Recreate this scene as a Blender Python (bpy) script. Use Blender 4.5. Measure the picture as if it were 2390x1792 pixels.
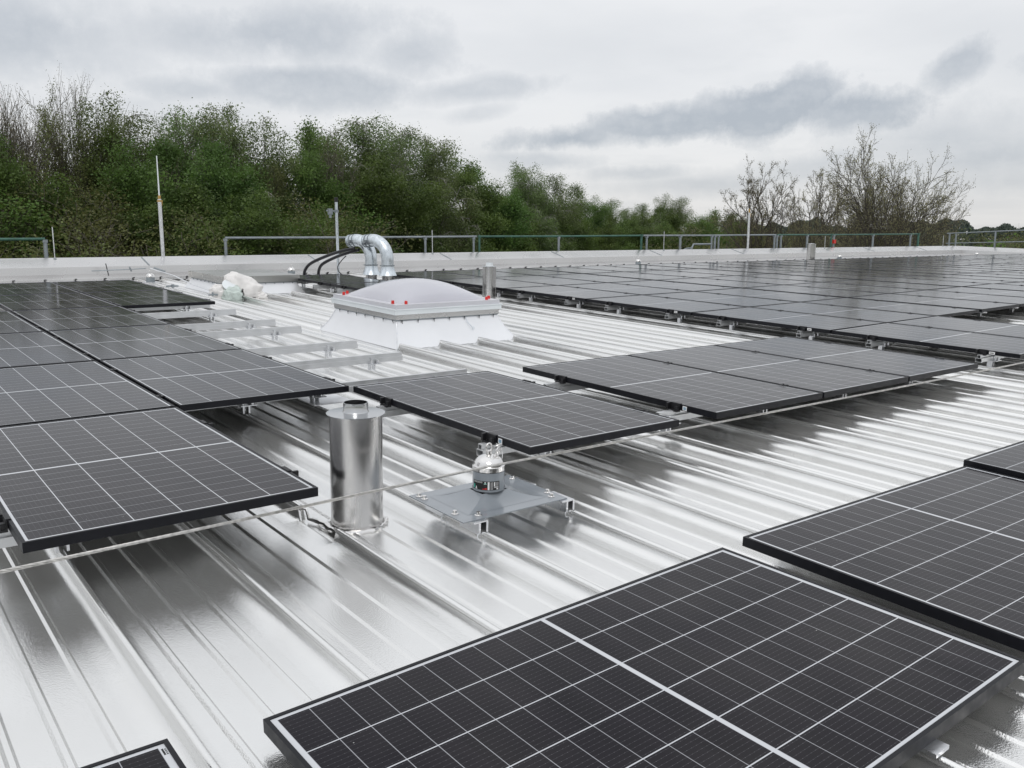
import bpy, bmesh, math, random
from mathutils import Matrix, Vector, Euler

for o in list(bpy.data.objects): bpy.data.objects.remove(o)
SC = bpy.context.scene
COL = SC.collection
R = math.radians

# ------------------------------------------------------------------ camera
TILT = R(1.876)                       # the roof rises away from the viewer
TM = Matrix.Rotation(TILT, 4, 'X')
cam_d = bpy.data.cameras.new('camera')
cam = bpy.data.objects.new('camera', cam_d); COL.objects.link(cam)
cam_d.sensor_width = 36.0; cam_d.lens = 30.93
cam_d.clip_start = 0.05; cam_d.clip_end = 6000
CAMLOC = TM @ Vector((-0.409, -4.672, 1.043))
fw = Vector((0.60636, 0.77780, -0.16541)).normalized()
rt = Vector((0.78866, -0.61483, 0)).normalized()
upv = rt.cross(fw)
cm = Matrix((rt, upv, -fw)).transposed().to_4x4()
cm.translation = CAMLOC
cam.matrix_world = cm
SC.camera = cam
SC.render.resolution_x = 1024; SC.render.resolution_y = 768

# ------------------------------------------------------------------ sky, sun, exposure
SUN_EL, SUN_AZ = R(52), R(215)        # azimuth clockwise from +Y
w = bpy.data.worlds.new('World'); SC.world = w; w.use_nodes = True
nt = w.node_tree; nt.nodes.clear()
def N(t, typ, **kw):
    n = t.nodes.new(typ)
    for k, v in kw.items(): setattr(n, k, v)
    return n
def mth(t, op, a, b=None, c=None, clamp=False):
    n = t.nodes.new('ShaderNodeMath'); n.operation = op; n.use_clamp = clamp
    for i, v in enumerate((a, b, c)):
        if v is None: continue
        if isinstance(v, (int, float)): n.inputs[i].default_value = v
        else: t.links.new(v, n.inputs[i])
    return n.outputs[0]
def ramp(t, fac, stops, interp='LINEAR'):
    n = t.nodes.new('ShaderNodeValToRGB'); n.color_ramp.interpolation = interp
    el = n.color_ramp.elements
    while len(el) < len(stops): el.new(0.5)
    for e, (p, c) in zip(el, stops):
        e.position = p; e.color = (c, c, c, 1) if isinstance(c, (int, float)) else (*c, 1)
    t.links.new(fac, n.inputs[0]); return n.outputs[0]
def mixc(t, fac, a, b, mode='MIX'):
    n = t.nodes.new('ShaderNodeMix'); n.data_type = 'RGBA'; n.blend_type = mode
    for s, v in ((0, fac), (6, a), (7, b)):
        if isinstance(v, (int, float)): n.inputs[s].default_value = v if s == 0 else (v, v, v, 1)
        elif isinstance(v, tuple): n.inputs[s].default_value = (*v, 1)
        else: t.links.new(v, n.inputs[s])
    return n.outputs[2]
sky = N(nt, 'ShaderNodeTexSky', sky_type='NISHITA'); sky.sun_disc = False
sky.sun_elevation = SUN_EL; sky.sun_rotation = SUN_AZ
geo = N(nt, 'ShaderNodeTexCoord')
sep = N(nt, 'ShaderNodeSeparateXYZ'); nt.links.new(geo.outputs['Generated'], sep.inputs[0])
X, Y, Z = sep.outputs
# cloud deck: direction projected on a flat layer overhead
zz = mth(nt, 'ADD', mth(nt, 'MAXIMUM', Z, 0.0), 0.12)
cx = mth(nt, 'DIVIDE', X, zz); cy = mth(nt, 'DIVIDE', Y, zz)
cv = N(nt, 'ShaderNodeCombineXYZ'); nt.links.new(cx, cv.inputs[0]); nt.links.new(cy, cv.inputs[1])
mp = N(nt, 'ShaderNodeMapping'); nt.links.new(cv.outputs[0], mp.inputs[0])
mp.inputs['Location'].default_value = (3.1, 7.7, 0); mp.inputs['Scale'].default_value = (1, 1, 1)
n1 = N(nt, 'ShaderNodeTexNoise'); nt.links.new(mp.outputs[0], n1.inputs['Vector'])
n1.inputs['Scale'].default_value = 0.62; n1.inputs['Detail'].default_value = 7; n1.inputs['Roughness'].default_value = 0.5
n2 = N(nt, 'ShaderNodeTexNoise'); nt.links.new(mp.outputs[0], n2.inputs['Vector'])
n2.inputs['Scale'].default_value = 1.7; n2.inputs['Detail'].default_value = 8; n2.inputs['Roughness'].default_value = 0.55
# direction angles (degrees): azimuth relative to 37.94 deg, elevation
az = mth(nt, 'SUBTRACT', mth(nt, 'MULTIPLY', mth(nt, 'ARCTAN2', X, Y), 57.2958), 37.94)
el = mth(nt, 'MULTIPLY', mth(nt, 'ARCSINE', Z), 57.2958)
nd = N(nt, 'ShaderNodeTexNoise'); nt.links.new(geo.outputs['Generated'], nd.inputs['Vector'])
nd.inputs['Scale'].default_value = 13; nd.inputs['Detail'].default_value = 9; nd.inputs['Roughness'].default_value = 0.66
wob = mth(nt, 'SUBTRACT', nd.outputs[0], 0.5)
def blob(a0, e0, wa, we, rot=0.0, warp=1.5, soft=0.6):
    """a cloud bank at azimuth a0, elevation e0 (deg), half sizes wa, we"""
    da = mth(nt, 'SUBTRACT', az, a0); de = mth(nt, 'SUBTRACT', el, e0)
    c, s = math.cos(R(rot)), math.sin(R(rot))
    u = mth(nt, 'DIVIDE', mth(nt, 'ADD', mth(nt, 'MULTIPLY', da, c), mth(nt, 'MULTIPLY', de, s)), wa)
    v = mth(nt, 'DIVIDE', mth(nt, 'SUBTRACT', mth(nt, 'MULTIPLY', de, c), mth(nt, 'MULTIPLY', da, s)), we)
    d = mth(nt, 'SQRT', mth(nt, 'ADD', mth(nt, 'MULTIPLY', u, u), mth(nt, 'MULTIPLY', v, v)))
    d = mth(nt, 'ADD', d, mth(nt, 'MULTIPLY', wob, warp * 2))
    return mth(nt, 'DIVIDE', mth(nt, 'SUBTRACT', 1.0 + soft / 2, d), soft, clamp=True)
CLOUDS = [  # azimuth, elevation, half width, half height, tilt, strength, softness
    (3.5, 6.1, 4.5, .85, 2, .9, .9), (9.5, 6.8, 5.5, 1.0, 5, .95, .8), (16.0, 7.5, 4.5, 1.5, 8, 1.0, .8), (20.5, 7.3, 4, 1.3, 0, .9, .8), (25.9, 9.4, 1.9, .95, 35, .8, .9),
    (2.0, 4.7, 4, .7, 0, .55, 1.0), (8, 3.9, 4, .6, 0, .5, 1.0), (12, 3.2, 6, .7, 0, .5, 1.2), (28, 4.6, 8, 2.2, 0, .62, 1.4), (-4, 4.3, 2, .6, 0, .4, 1.),
    (19, 4.2, 5, .9, 10, .55, 1.2), (31, 9.2, 2.2, 1.2, 0, .65, 1.0), (-14.5, 11.8, 7, 1.6, 3, .75, 1.2), (-13, 9.0, 6, 1.1, 0, .85, 1.0), (-19, 8.5, 4, .8, 0, .6, 1.),
    (-29, 11, 7, 3.0, 0, .72, 1.4), (-6, 11.0, 3, 1.3, -5, .65, 1.1), (-2, 9.0, 4.5, .7, 5, .6, 1.1), (-22, 7.4, 5, .8, 0, .35, 1.3), (-2, 7.6, 2, .5, 10, .4, 1.),
]
dark = None
for a0, e0, wa, we, rot, st, so in CLOUDS:
    b = mth(nt, 'MULTIPLY', blob(a0, e0, wa, we, rot, 1.6, so), st)
    dark = b if dark is None else mth(nt, 'MAXIMUM', dark, b)
dn = mth(nt, 'MULTIPLY', ramp(nt, n2.outputs[0], [(0.42, 0.0), (0.72, 1.0)], 'EASE'), 0.4)
dn1 = mth(nt, 'MULTIPLY', ramp(nt, n1.outputs[0], [(0.40, 0.0), (0.68, 1.0)], 'EASE'), 0.55)
gen = mth(nt, 'MAXIMUM', dn, dn1)
inner = ramp(nt, mth(nt, 'ADD', mth(nt, 'MULTIPLY', nd.outputs[0], .6), mth(nt, 'MULTIPLY', n2.outputs[0], .4)), [(.32, .55), (.58, 1.15)])
dark = mth(nt, 'MULTIPLY', dark, inner)
dark = mth(nt, 'MAXIMUM', dark, mth(nt, 'MULTIPLY', gen, 0.5))
# overcast luminance: brighter towards the zenith
lum = ramp(nt, mth(nt, 'MULTIPLY', Z, 1.0, clamp=True), [(0.0, 0.77), (0.08, 0.87), (0.2, 0.90), (0.42, 0.99), (1.0, 1.30)])
tint = ramp(nt, mth(nt, 'MULTIPLY', Z, 1.0, clamp=True), [(0.0, (1.0, .99, .985)), (0.16, (.972, .982, 1.0)), (1.0, (.975, .985, 1.0))])
bright = mixc(nt, 1.0, lum, tint, 'MULTIPLY')
darkc = mixc(nt, 1.0, lum, (0.54, 0.585, 0.645), 'MULTIPLY')
cloud = mixc(nt, dark, bright, darkc)
below = ramp(nt, mth(nt, 'ADD', mth(nt, 'MULTIPLY', Z, 8.0), 0.9, clamp=True), [(0.0, 0.0), (1.0, 1.0)])
cloud = mixc(nt, below, (0.10, 0.11, 0.09), cloud)
cloud10 = mixc(nt, 1.0, cloud, (10.0, 10.0, 10.0), 'MULTIPLY')
fin = mixc(nt, 0.93, sky.outputs[0], cloud10)
bg = N(nt, 'ShaderNodeBackground'); bg.inputs[1].default_value = 0.1
nt.links.new(fin, bg.inputs[0])
wo = N(nt, 'ShaderNodeOutputWorld'); nt.links.new(bg.outputs[0], wo.inputs[0])

sd = bpy.data.lights.new('sun', 'SUN'); sd.energy = 0.6; sd.angle = R(28); sd.color = (1, 0.97, 0.93)
so_ = bpy.data.objects.new('sun', sd); COL.objects.link(so_)
sdir = Vector((math.sin(SUN_AZ) * math.cos(SUN_EL), math.cos(SUN_AZ) * math.cos(SUN_EL), math.sin(SUN_EL)))
so_.rotation_euler = (-sdir).to_track_quat('-Z', 'Y').to_euler()
so_.location = (0, 0, 30)
SC.view_settings.view_transform = 'Standard'; SC.view_settings.look = 'None'
SC.view_settings.exposure = 0.0; SC.view_settings.gamma = 1.0
SC.render.engine = 'CYCLES'

# ------------------------------------------------------------------ materials
def mat(name, col=(.5, .5, .5), rough=.5, metal=0., **kw):
    m = bpy.data.materials.new(name); m.use_nodes = True
    b = m.node_tree.nodes['Principled BSDF']
    b.inputs['Base Color'].default_value = (*col, 1)
    b.inputs['Roughness'].default_value = rough; b.inputs['Metallic'].default_value = metal
    for k, v in kw.items():
        b.inputs[k].default_value = v
    return m
def noisy(m, scale=8, amt=.15, rr=None, bump=0., bscale=None, dist=.002, coord='Object', stretch=None):
    """procedural variation of base colour, roughness and a bump"""
    t = m.node_tree; b = t.nodes['Principled BSDF']
    tc = N(t, 'ShaderNodeTexCoord'); src = tc.outputs[coord]
    if stretch:
        mp = N(t, 'ShaderNodeMapping'); mp.inputs['Scale'].default_value = stretch
        t.links.new(src, mp.inputs[0]); src = mp.outputs[0]
    n = N(t, 'ShaderNodeTexNoise'); n.inputs['Scale'].default_value = scale; n.inputs['Detail'].default_value = 5
    t.links.new(src, n.inputs['Vector'])
    c = b.inputs['Base Color'].default_value[:3]
    lo = tuple(max(0, x * (1 - amt)) for x in c); hi = tuple(min(1, x * (1 + amt)) for x in c)
    t.links.new(ramp(t, n.outputs[0], [(.3, lo), (.7, hi)]), b.inputs['Base Color'])
    if rr: t.links.new(ramp(t, n.outputs[0], [(.3, rr[0]), (.7, rr[1])]), b.inputs['Roughness'])
    if bump:
        n3 = N(t, 'ShaderNodeTexNoise'); n3.inputs['Scale'].default_value = bscale or scale * 6
        n3.inputs['Detail'].default_value = 3; t.links.new(src, n3.inputs['Vector'])
        bp = N(t, 'ShaderNodeBump'); bp.inputs['Strength'].default_value = bump; bp.inputs['Distance'].default_value = dist
        t.links.new(n3.outputs[0], bp.inputs['Height']); t.links.new(bp.outputs[0], b.inputs['Normal'])
    return m

def roof_material():
    m = mat('mill_aluminium', (.80, .81, .825), .2, .90)
    t = m.node_tree; b = t.nodes['Principled BSDF']
    tc = N(t, 'ShaderNodeTexCoord'); src = tc.outputs['Object']
    nf = N(t, 'ShaderNodeTexNoise'); nf.inputs['Scale'].default_value = 190; nf.inputs['Detail'].default_value = 3
    t.links.new(src, nf.inputs['Vector'])
    mp = N(t, 'ShaderNodeMapping'); mp.inputs['Scale'].default_value = (2.2, .55, 1); t.links.new(src, mp.inputs[0])
    nl = N(t, 'ShaderNodeTexNoise'); nl.inputs['Scale'].default_value = 1.3; nl.inputs['Detail'].default_value = 2
    t.links.new(mp.outputs[0], nl.inputs['Vector'])
    b1 = N(t, 'ShaderNodeBump'); b1.inputs['Strength'].default_value = .6; b1.inputs['Distance'].default_value = .0013
    t.links.new(nf.outputs[0], b1.inputs['Height'])
    b2 = N(t, 'ShaderNodeBump'); b2.inputs['Strength'].default_value = .22; b2.inputs['Distance'].default_value = .004
    t.links.new(nl.outputs[0], b2.inputs['Height']); t.links.new(b1.outputs[0], b2.inputs['Normal'])
    t.links.new(b2.outputs[0], b.inputs['Normal'])
    ns = N(t, 'ShaderNodeTexNoise'); ns.inputs['Scale'].default_value = 3.5; ns.inputs['Detail'].default_value = 8
    ns.inputs['Roughness'].default_value = .65; t.links.new(src, ns.inputs['Vector'])
    t.links.new(ramp(t, ns.outputs[0], [(.35, .125), (.65, .185)]), b.inputs['Roughness'])
    st = N(t, 'ShaderNodeTexNoise'); st.inputs['Scale'].default_value = 5.2; st.inputs['Detail'].default_value = 6
    t.links.new(src, st.inputs['Vector'])
    stain = ramp(t, st.outputs[0], [(.72, 0.), (.84, 1.)])
    col = mixc(t, mth(t, 'MULTIPLY', stain, .22), (.835, .835, .825), (.62, .57, .48))
    col2 = mixc(t, ramp(t, ns.outputs[0], [(.3, .0), (.75, .35)]), col, (.77, .77, .765))
    t.links.new(col2, b.inputs['Base Color'])
    return m
M = {}
M['roof'] = roof_material()
M['alu'] = noisy(mat('aluminium', (.74, .75, .77), .28, 1.0), 12, .06, (.22, .38), .15, 90)
M['alu_bright'] = noisy(mat('polished_steel', (.74, .73, .72), .07, 1.0), 20, .04, (.04, .10))
M['flue_top'] = noisy(mat('flue_top_sheet', (.52, .53, .54), .16, 1.0), 20, .06, (.12, .22))
M['lid'] = noisy(mat('hatch_lid', (.50, .50, .485), .27, .95), .8, .04, (.24, .30))
M['parapet'] = noisy(mat('parapet_sheet', (.60, .595, .59), .28, .95), 1.2, .05, (.22, .32), .15, 3, .004)
M['rail'] = noisy(mat('anodised_rail', (.62, .63, .64), .30, .75), 10, .05, (.3, .45))
M['galv'] = noisy(mat('galvanised_steel', (.62, .67, .71), .3, .95), 26, .22, (.2, .42), .1, 60, stretch=(1, 1, .35))
M['galv_dull'] = noisy(mat('dull_galvanised_tube', (.27, .30, .32), .55, .5), 9, .15)
M['green'] = noisy(mat('green_paint', (.04, .115, .085), .5), 9, .25)
M['white_plastic'] = noisy(mat('white_frame', (.72, .76, .78), .35), 5, .04)
M['grp'] = noisy(mat('acrylic_flange', (.66, .66, .70), .3, **{'Transmission Weight': .15}), 4, .04)
M['foil'] = noisy(mat('white_membrane', (.76, .77, .79), .36, .35), 3, .03, (.28, .42), .3, 5, .006)
M['frame'] = noisy(mat('black_anodised_frame', (.0075, .008, .011), .42, **{'Specular IOR Level': .22}), 30, .2, (.36, .5))
M['clamp'] = noisy(mat('black_clamp', (.008, .008, .010), .5), 30, .2)
M['back'] = noisy(mat('white_back_sheet', (.32, .32, .31), .6), 3, .05)
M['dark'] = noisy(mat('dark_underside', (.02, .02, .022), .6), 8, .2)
M['rubber'] = noisy(mat('black_hose', (.008, .008, .012), .4), 20, .2)
M['grey'] = noisy(mat('grey_powder_coat', (.235, .26, .285), .22, **{'Coat Weight': .3}), 7, .06, (.18, .28))
M['red'] = noisy(mat('red_cap', (.62, .02, .015), .35), 20, .1)
M['rust'] = noisy(mat('rusty_bracket', (.22, .09, .04), .7), 40, .4)
M['brass'] = noisy(mat('ochre_clip', (.42, .27, .08), .5, .3), 40, .2)
M['cable'] = noisy(mat('steel_rope', (.50, .49, .47), .38, .9), 60, .25)
M['ink'] = mat('black_ink', (.012, .012, .012), .6)
M['paper'] = mat('white_label', (.8, .8, .8), .5)
M['blue_ink'] = mat('blue_print', (.15, .32, .45), .5)
M['green_ink'] = mat('green_print', (.02, .35, .25), .5)
M['red_ink'] = mat('red_print', (.5, .03, .03), .5)
M['concrete'] = noisy(mat('render_wall', (.38, .37, .35), .8), 2, .12)
M['grass'] = noisy(mat('meadow', (.05, .075, .028), .9), .15, .45)
M['earth'] = noisy(mat('gravel_ground', (.10, .085, .06), .9), .4, .3)

def dome_mat():
    m = mat('opal_acrylic', (.60, .60, .66), .22, **{'Transmission Weight': .25, 'Coat Weight': .4})
    return noisy(m, 1.5, .05)
M['dome'] = dome_mat()
def sack_mat():
    m = mat('translucent_sack', (.84, .82, .80), .42, **{'Transmission Weight': .12})
    return noisy(m, 6, .08, (.35, .55), .8, 14, .02)
M['sack'] = sack_mat()
m2 = mat('pale_green_film', (.62, .70, .66), .35, **{'Transmission Weight': .15})
M['film'] = noisy(m2, 9, .2, (.25, .5), .9, 22, .02)

PW, PL = 1.003, 1.69
def pv_mat():
    m = mat('solar_cells', (.02, .02, .03), .17, **{'IOR': 1.5, 'Specular IOR Level': .12})
    t = m.node_tree; b = t.nodes['Principled BSDF']
    tc = N(t, 'ShaderNodeTexCoord'); s = N(t, 'ShaderNodeSeparateXYZ'); t.links.new(tc.outputs['Object'], s.inputs[0])
    x, y = s.outputs[0], s.outputs[1]
    mx, my = .020, .026            # white border to the first cell (from the outer frame edge)
    cwx = (PW - 2 * mx) / 6
    gap_mid = .014
    half = (PL - 2 * my - gap_mid) / 2; cwy = half / 10
    def band(v, period, width):    # 1 on lines at multiples of period
        f = mth(t, 'PINGPONG', v, period / 2)
        return mth(t, 'LESS_THAN', f, width / 2)
    xs = mth(t, 'SUBTRACT', x, mx)
    lx = band(xs, cwx, .0034)
    ym = mth(t, 'ABSOLUTE', mth(t, 'SUBTRACT', y, PL / 2))
    ys = mth(t, 'SUBTRACT', ym, gap_mid / 2)
    ly = band(ys, cwy, .0021)
    mid = mth(t, 'LESS_THAN', ym, gap_mid / 2)
    xe = mth(t, 'GREATER_THAN', mth(t, 'ABSOLUTE', mth(t, 'SUBTRACT', x, PW / 2)), PW / 2 - mx)
    ye = mth(t, 'GREATER_THAN', ym, PL / 2 - my)
    line = mth(t, 'MAXIMUM', mth(t, 'MAXIMUM', lx, mid), mth(t, 'MAXIMUM', xe, ye))
    # nine busbars per cell with solder dots
    bb = band(mth(t, 'ADD', xs, cwx / 20), cwx / 10, .0007)
    dots = band(ys, cwy / 5.0, .0028)
    dot = mth(t, 'MULTIPLY', band(mth(t, 'ADD', xs, cwx / 20), cwx / 10, .0016), dots)
    # cell to cell tint
    ci = N(t, 'ShaderNodeCombineXYZ')
    t.links.new(mth(t, 'FLOOR', mth(t, 'DIVIDE', xs, cwx)), ci.inputs[0])
    t.links.new(mth(t, 'FLOOR', mth(t, 'DIVIDE', y, cwy)), ci.inputs[1])
    oi = N(t, 'ShaderNodeObjectInfo'); t.links.new(mth(t, 'MULTIPLY', oi.outputs['Random'], 50), ci.inputs[2])
    wn = N(t, 'ShaderNodeTexWhiteNoise'); t.links.new(ci.outputs[0], wn.inputs['Vector'])
    cell = ramp(t, wn.outputs['Value'], [(0, (.0056, .0046, .0078)), (1, (.0088, .0072, .0112))])
    base = mixc(t, mth(t, 'MULTIPLY', bb, .16), cell, (.30, .30, .34))
    base = mixc(t, mth(t, 'MULTIPLY', ly, .62), base, (.50, .51, .54))
    base = mixc(t, mth(t, 'MULTIPLY', dot, .12), base, (.5, .5, .52))
    base = mixc(t, line, base, (.56, .575, .60))
    # dust specks and faint streaks
    nz = N(t, 'ShaderNodeTexNoise'); nz.inputs['Scale'].default_value = 2.2; nz.inputs['Detail'].default_value = 6
    t.links.new(tc.outputs['Object'], nz.inputs['Vector'])
    dust = mth(t, 'MULTIPLY', ramp(t, nz.outputs[0], [(.4, 0.), (.75, 1.)]), .035)
    base = mixc(t, dust, base, (.45, .42, .38))
    vo = N(t, 'ShaderNodeTexVoronoi'); vo.inputs['Scale'].default_value = 9; t.links.new(tc.outputs['Object'], vo.inputs['Vector'])
    sp = mth(t, 'LESS_THAN', vo.outputs['Distance'], .016)
    base = mixc(t, mth(t, 'MULTIPLY', sp, .55), base, (.7, .7, .68))
    t.links.new(base, b.inputs['Base Color'])
    t.links.new(ramp(t, nz.outputs[0], [(.35, .10), (.7, .145)]), b.inputs['Roughness'])
    return m
M['pv'] = pv_mat()

# ------------------------------------------------------------------ mesh helpers
def h_roof(x, Y):
    """gentle rise of the roof towards the large field (roof frame)"""
    if x <= 6.5: return 0.
    s = .0135 - .00118 * max(min(Y, 11.4), -3)
    return (min(x, 14.) - 6.5) * max(s, 0.)
def RP(x, Y, Z=0., lift=True):
    """roof frame (x along the eaves, Y up the slope away from the viewer, Z above panel tops) -> world"""
    return TM @ Vector((x, Y, Z + (h_roof(x, Y) if lift else 0.)))
PAN = -.215; CREST = -.155

class MB:
    def __init__(s): s.bm = bmesh.new()
    def box(s, x0, x1, y0, y1, z0, z1, mi=0, mtx=None):
        vs = [s.bm.verts.new(Vector(p)) for p in
              ((x0, y0, z0), (x1, y0, z0), (x1, y1, z0), (x0, y1, z0), (x0, y0, z1), (x1, y0, z1), (x1, y1, z1), (x0, y1, z1))]
        if mtx is not None:
            for v in vs: v.co = mtx @ v.co
        for f in ((0, 3, 2, 1), (4, 5, 6, 7), (0, 1, 5, 4), (1, 2, 6, 5), (2, 3, 7, 6), (3, 0, 4, 7)):
            q = s.bm.faces.new([vs[i] for i in f]); q.material_index = mi
        return s
    def quad(s, pts, mi=0):
        f = s.bm.faces.new([s.bm.verts.new(Vector(p)) for p in pts]); f.material_index = mi; return s
    def tube(s, pts, rad, n=8, caps=True, mi=0, smooth=True):
        """tube along points; rad number or list"""
        pts = [Vector(p) for p in pts]
        if not isinstance(rad, (list, tuple)): rad = [rad] * len(pts)
        rings = []; prev = None
        for i, p in enumerate(pts):
            a = pts[max(i - 1, 0)]; b = pts[min(i + 1, len(pts) - 1)]
            d = (b - a)
            if d.length < 1e-9: d = Vector((0, 0, 1))
            d.normalize()
            if prev is None:
                ref = Vector((0, 0, 1)) if abs(d.z) < .9 else Vector((1, 0, 0))
                u = d.cross(ref).normalized()
            else:
                u = (prev - d * prev.dot(d))
                u = u.normalized() if u.length > 1e-6 else d.orthogonal().normalized()
            prev = u; v = d.cross(u)
            rings.append([s.bm.verts.new(p + (u * math.cos(2 * math.pi * k / n) + v * math.sin(2 * math.pi * k / n)) * rad[i]) for k in range(n)])
        for a, b in zip(rings, rings[1:]):
            for k in range(n):
                f = s.bm.faces.new((a[k], a[(k + 1) % n], b[(k + 1) % n], b[k])); f.smooth = smooth; f.material_index = mi
        if caps:
            f = s.bm.faces.new(rings[0][::-1]); f.material_index = mi
            f = s.bm.faces.new(rings[-1]); f.material_index = mi
        return s
    def lathe(s, prof, n=32, cx=0, cy=0, mi=0, jitter=0, rnd=None):
        """prof list of (r, z)"""
        rings = []
        for r, z in prof:
            if r < 1e-6: rings.append([s.bm.verts.new((cx, cy, z))])
            else:
                rings.append([s.bm.verts.new((cx + r * math.cos(2 * math.pi * k / n) + (rnd.uniform(-jitter, jitter) if rnd else 0),
                                              cy + r * math.sin(2 * math.pi * k / n) + (rnd.uniform(-jitter, jitter) if rnd else 0), z)) for k in range(n)])
        for a, b in zip(rings, rings[1:]):
            for k in range(n):
                k2 = (k + 1) % n
                if len(a) == 1 and len(b) == 1: continue
                if len(a) == 1: f = s.bm.faces.new((a[0], b[k2], b[k]))
                elif len(b) == 1: f = s.bm.faces.new((a[k], a[k2], b[0]))
                else: f = s.bm.faces.new((a[k], a[k2], b[k2], b[k]))
                f.smooth = True; f.material_index = mi
        return s
    def strip(s, rows, mi=0, smooth=False):
        """grid from rows of points"""
        vr = [[s.bm.verts.new(Vector(p)) for p in r] for r in rows]
        for a, b in zip(vr, vr[1:]):
            for k in range(len(a) - 1):
                f = s.bm.faces.new((a[k], a[k + 1], b[k + 1], b[k])); f.smooth = smooth; f.material_index = mi
        return s
    def mesh(s, name, mats, bevel=0., recalc=True):
        if bevel:
            bmesh.ops.bevel(s.bm, geom=[e for e in s.bm.edges if e.calc_face_angle(0) > .6], offset=bevel, segments=1, affect='EDGES')
        if recalc: bmesh.ops.recalc_face_normals(s.bm, faces=s.bm.faces)
        me = bpy.data.meshes.new(name); s.bm.to_mesh(me); s.bm.free()
        if not isinstance(mats, (list, tuple)): mats = [mats]
        for m in mats: me.materials.append(m)
        fl = [p.use_smooth for p in me.polygons]
        if any(fl):
            me.set_sharp_from_angle(angle=R(48)); me.polygons.foreach_set('use_smooth', fl)
        return me

def link(name, me, parent=None, loc=None, rot=None):
    o = bpy.data.objects.new(name, me); COL.objects.link(o)
    if parent: o.parent = parent
    if loc is not None: o.location = loc
    if rot is not None: o.rotation_euler = rot
    return o
def tag(o, label=None, cat=None, group=None, kind=None):
    if label: o['label'] = label
    if cat: o['category'] = cat
    if group: o['group'] = group
    if kind: o['kind'] = kind
    return o
def roof_matrix(x, Y, Z, rz=0., rx=0., ry=0.):
    e = .01
    sx = (h_roof(x + e, Y) - h_roof(x - e, Y)) / (2 * e); sy = (h_roof(x, Y + e) - h_roof(x, Y - e)) / (2 * e)
    L = Matrix.Translation((x, Y, Z + h_roof(x, Y))) @ Euler((math.atan(sy) + rx, -math.atan(sx) + ry, 0)).to_matrix().to_4x4() @ Matrix.Rotation(rz, 4, 'Z')
    return TM @ L
def thing(name, label, cat, x, Y, Z, rz=0., group=None, rx=0., ry=0., upright=False):
    o = bpy.data.objects.new(name, None); COL.objects.link(o); o.empty_display_size = .1
    m = roof_matrix(x, Y, Z, rz, rx, ry)
    if upright: m = Matrix.Translation(m.translation) @ Matrix.Rotation(rz, 4, 'Z')
    o.matrix_world = m
    return tag(o, label, cat, group)
def dup(root, label=None, group=None, m=None):
    """copy a thing with its parts and their sub-parts"""
    r = root.copy(); COL.objects.link(r)
    if label: r['label'] = label
    if group: r['group'] = group
    if m is not None: r.matrix_world = m
    for ch in root.children:
        c = ch.copy(); COL.objects.link(c); c.parent = r
        for g in ch.children:
            d = g.copy(); COL.objects.link(d); d.parent = c
    return r
ORD = ['first', 'second', 'third', 'fourth', 'fifth', 'sixth', 'seventh', 'eighth', 'ninth', 'tenth', 'eleventh', 'twelfth', 'thirteenth',
       'fourteenth', 'fifteenth', 'sixteenth', 'seventeenth', 'eighteenth', 'nineteenth', 'twentieth', 'twenty-first', 'twenty-second',
       'twenty-third', 'twenty-fourth', 'twenty-fifth', 'twenty-sixth', 'twenty-seventh', 'twenty-eighth', 'twenty-ninth', 'thirtieth']

# ------------------------------------------------------------------ ground
g = MB(); g.quad([(-1500, -1500, -9.5), (3000, -1500, -9.5), (3000, 3000, -9.5), (-1500, 3000, -9.5)])
tag(link('ground', g.mesh('ground', M['grass'])), kind='structure')

# ------------------------------------------------------------------ the building with its ribbed roof
PITCH = .445; X0 = .16
building = bpy.data.objects.new('building', None); COL.objects.link(building)
tag(building, 'building whose ribbed bare aluminium roof fills the foreground, edged by a metal parapet', 'building')
XL, XR = -5.625, 33.1
YN, YF = -7.5, 10.95
yb = [YN, -3, 0, 3, 6, 9, YF]
xb = [6.5, 14.0]
# seam cross-section: (offset, height above pan)
half = [(.052, 0), (.040, .0012), (.029, .0045), (.020, .010), (.013, .018), (.0085, .028), (.0065, .040), (.0095, .045), (.0115, .050), (.0095, .0565), (.005, .0605)]
half_l = [(.078, 0), (.066, .0010), (.048, .0036), (.031, .0085), (.018, .0165), (.0105, .027), (.0065, .040), (.0095, .045), (.0115, .050), (.0095, .0565), (.005, .0605)]
seam_prof = [(-a, b) for a, b in half_l] + [(0, .0615)] + [(a, b) for a, b in half[::-1]]
beads = [.105, .210, .315]
def bead(c): return [(c - .0145, 0), (c - .0065, .0072), (c + .0055, .0072), (c + .0135, 0)]
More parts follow.
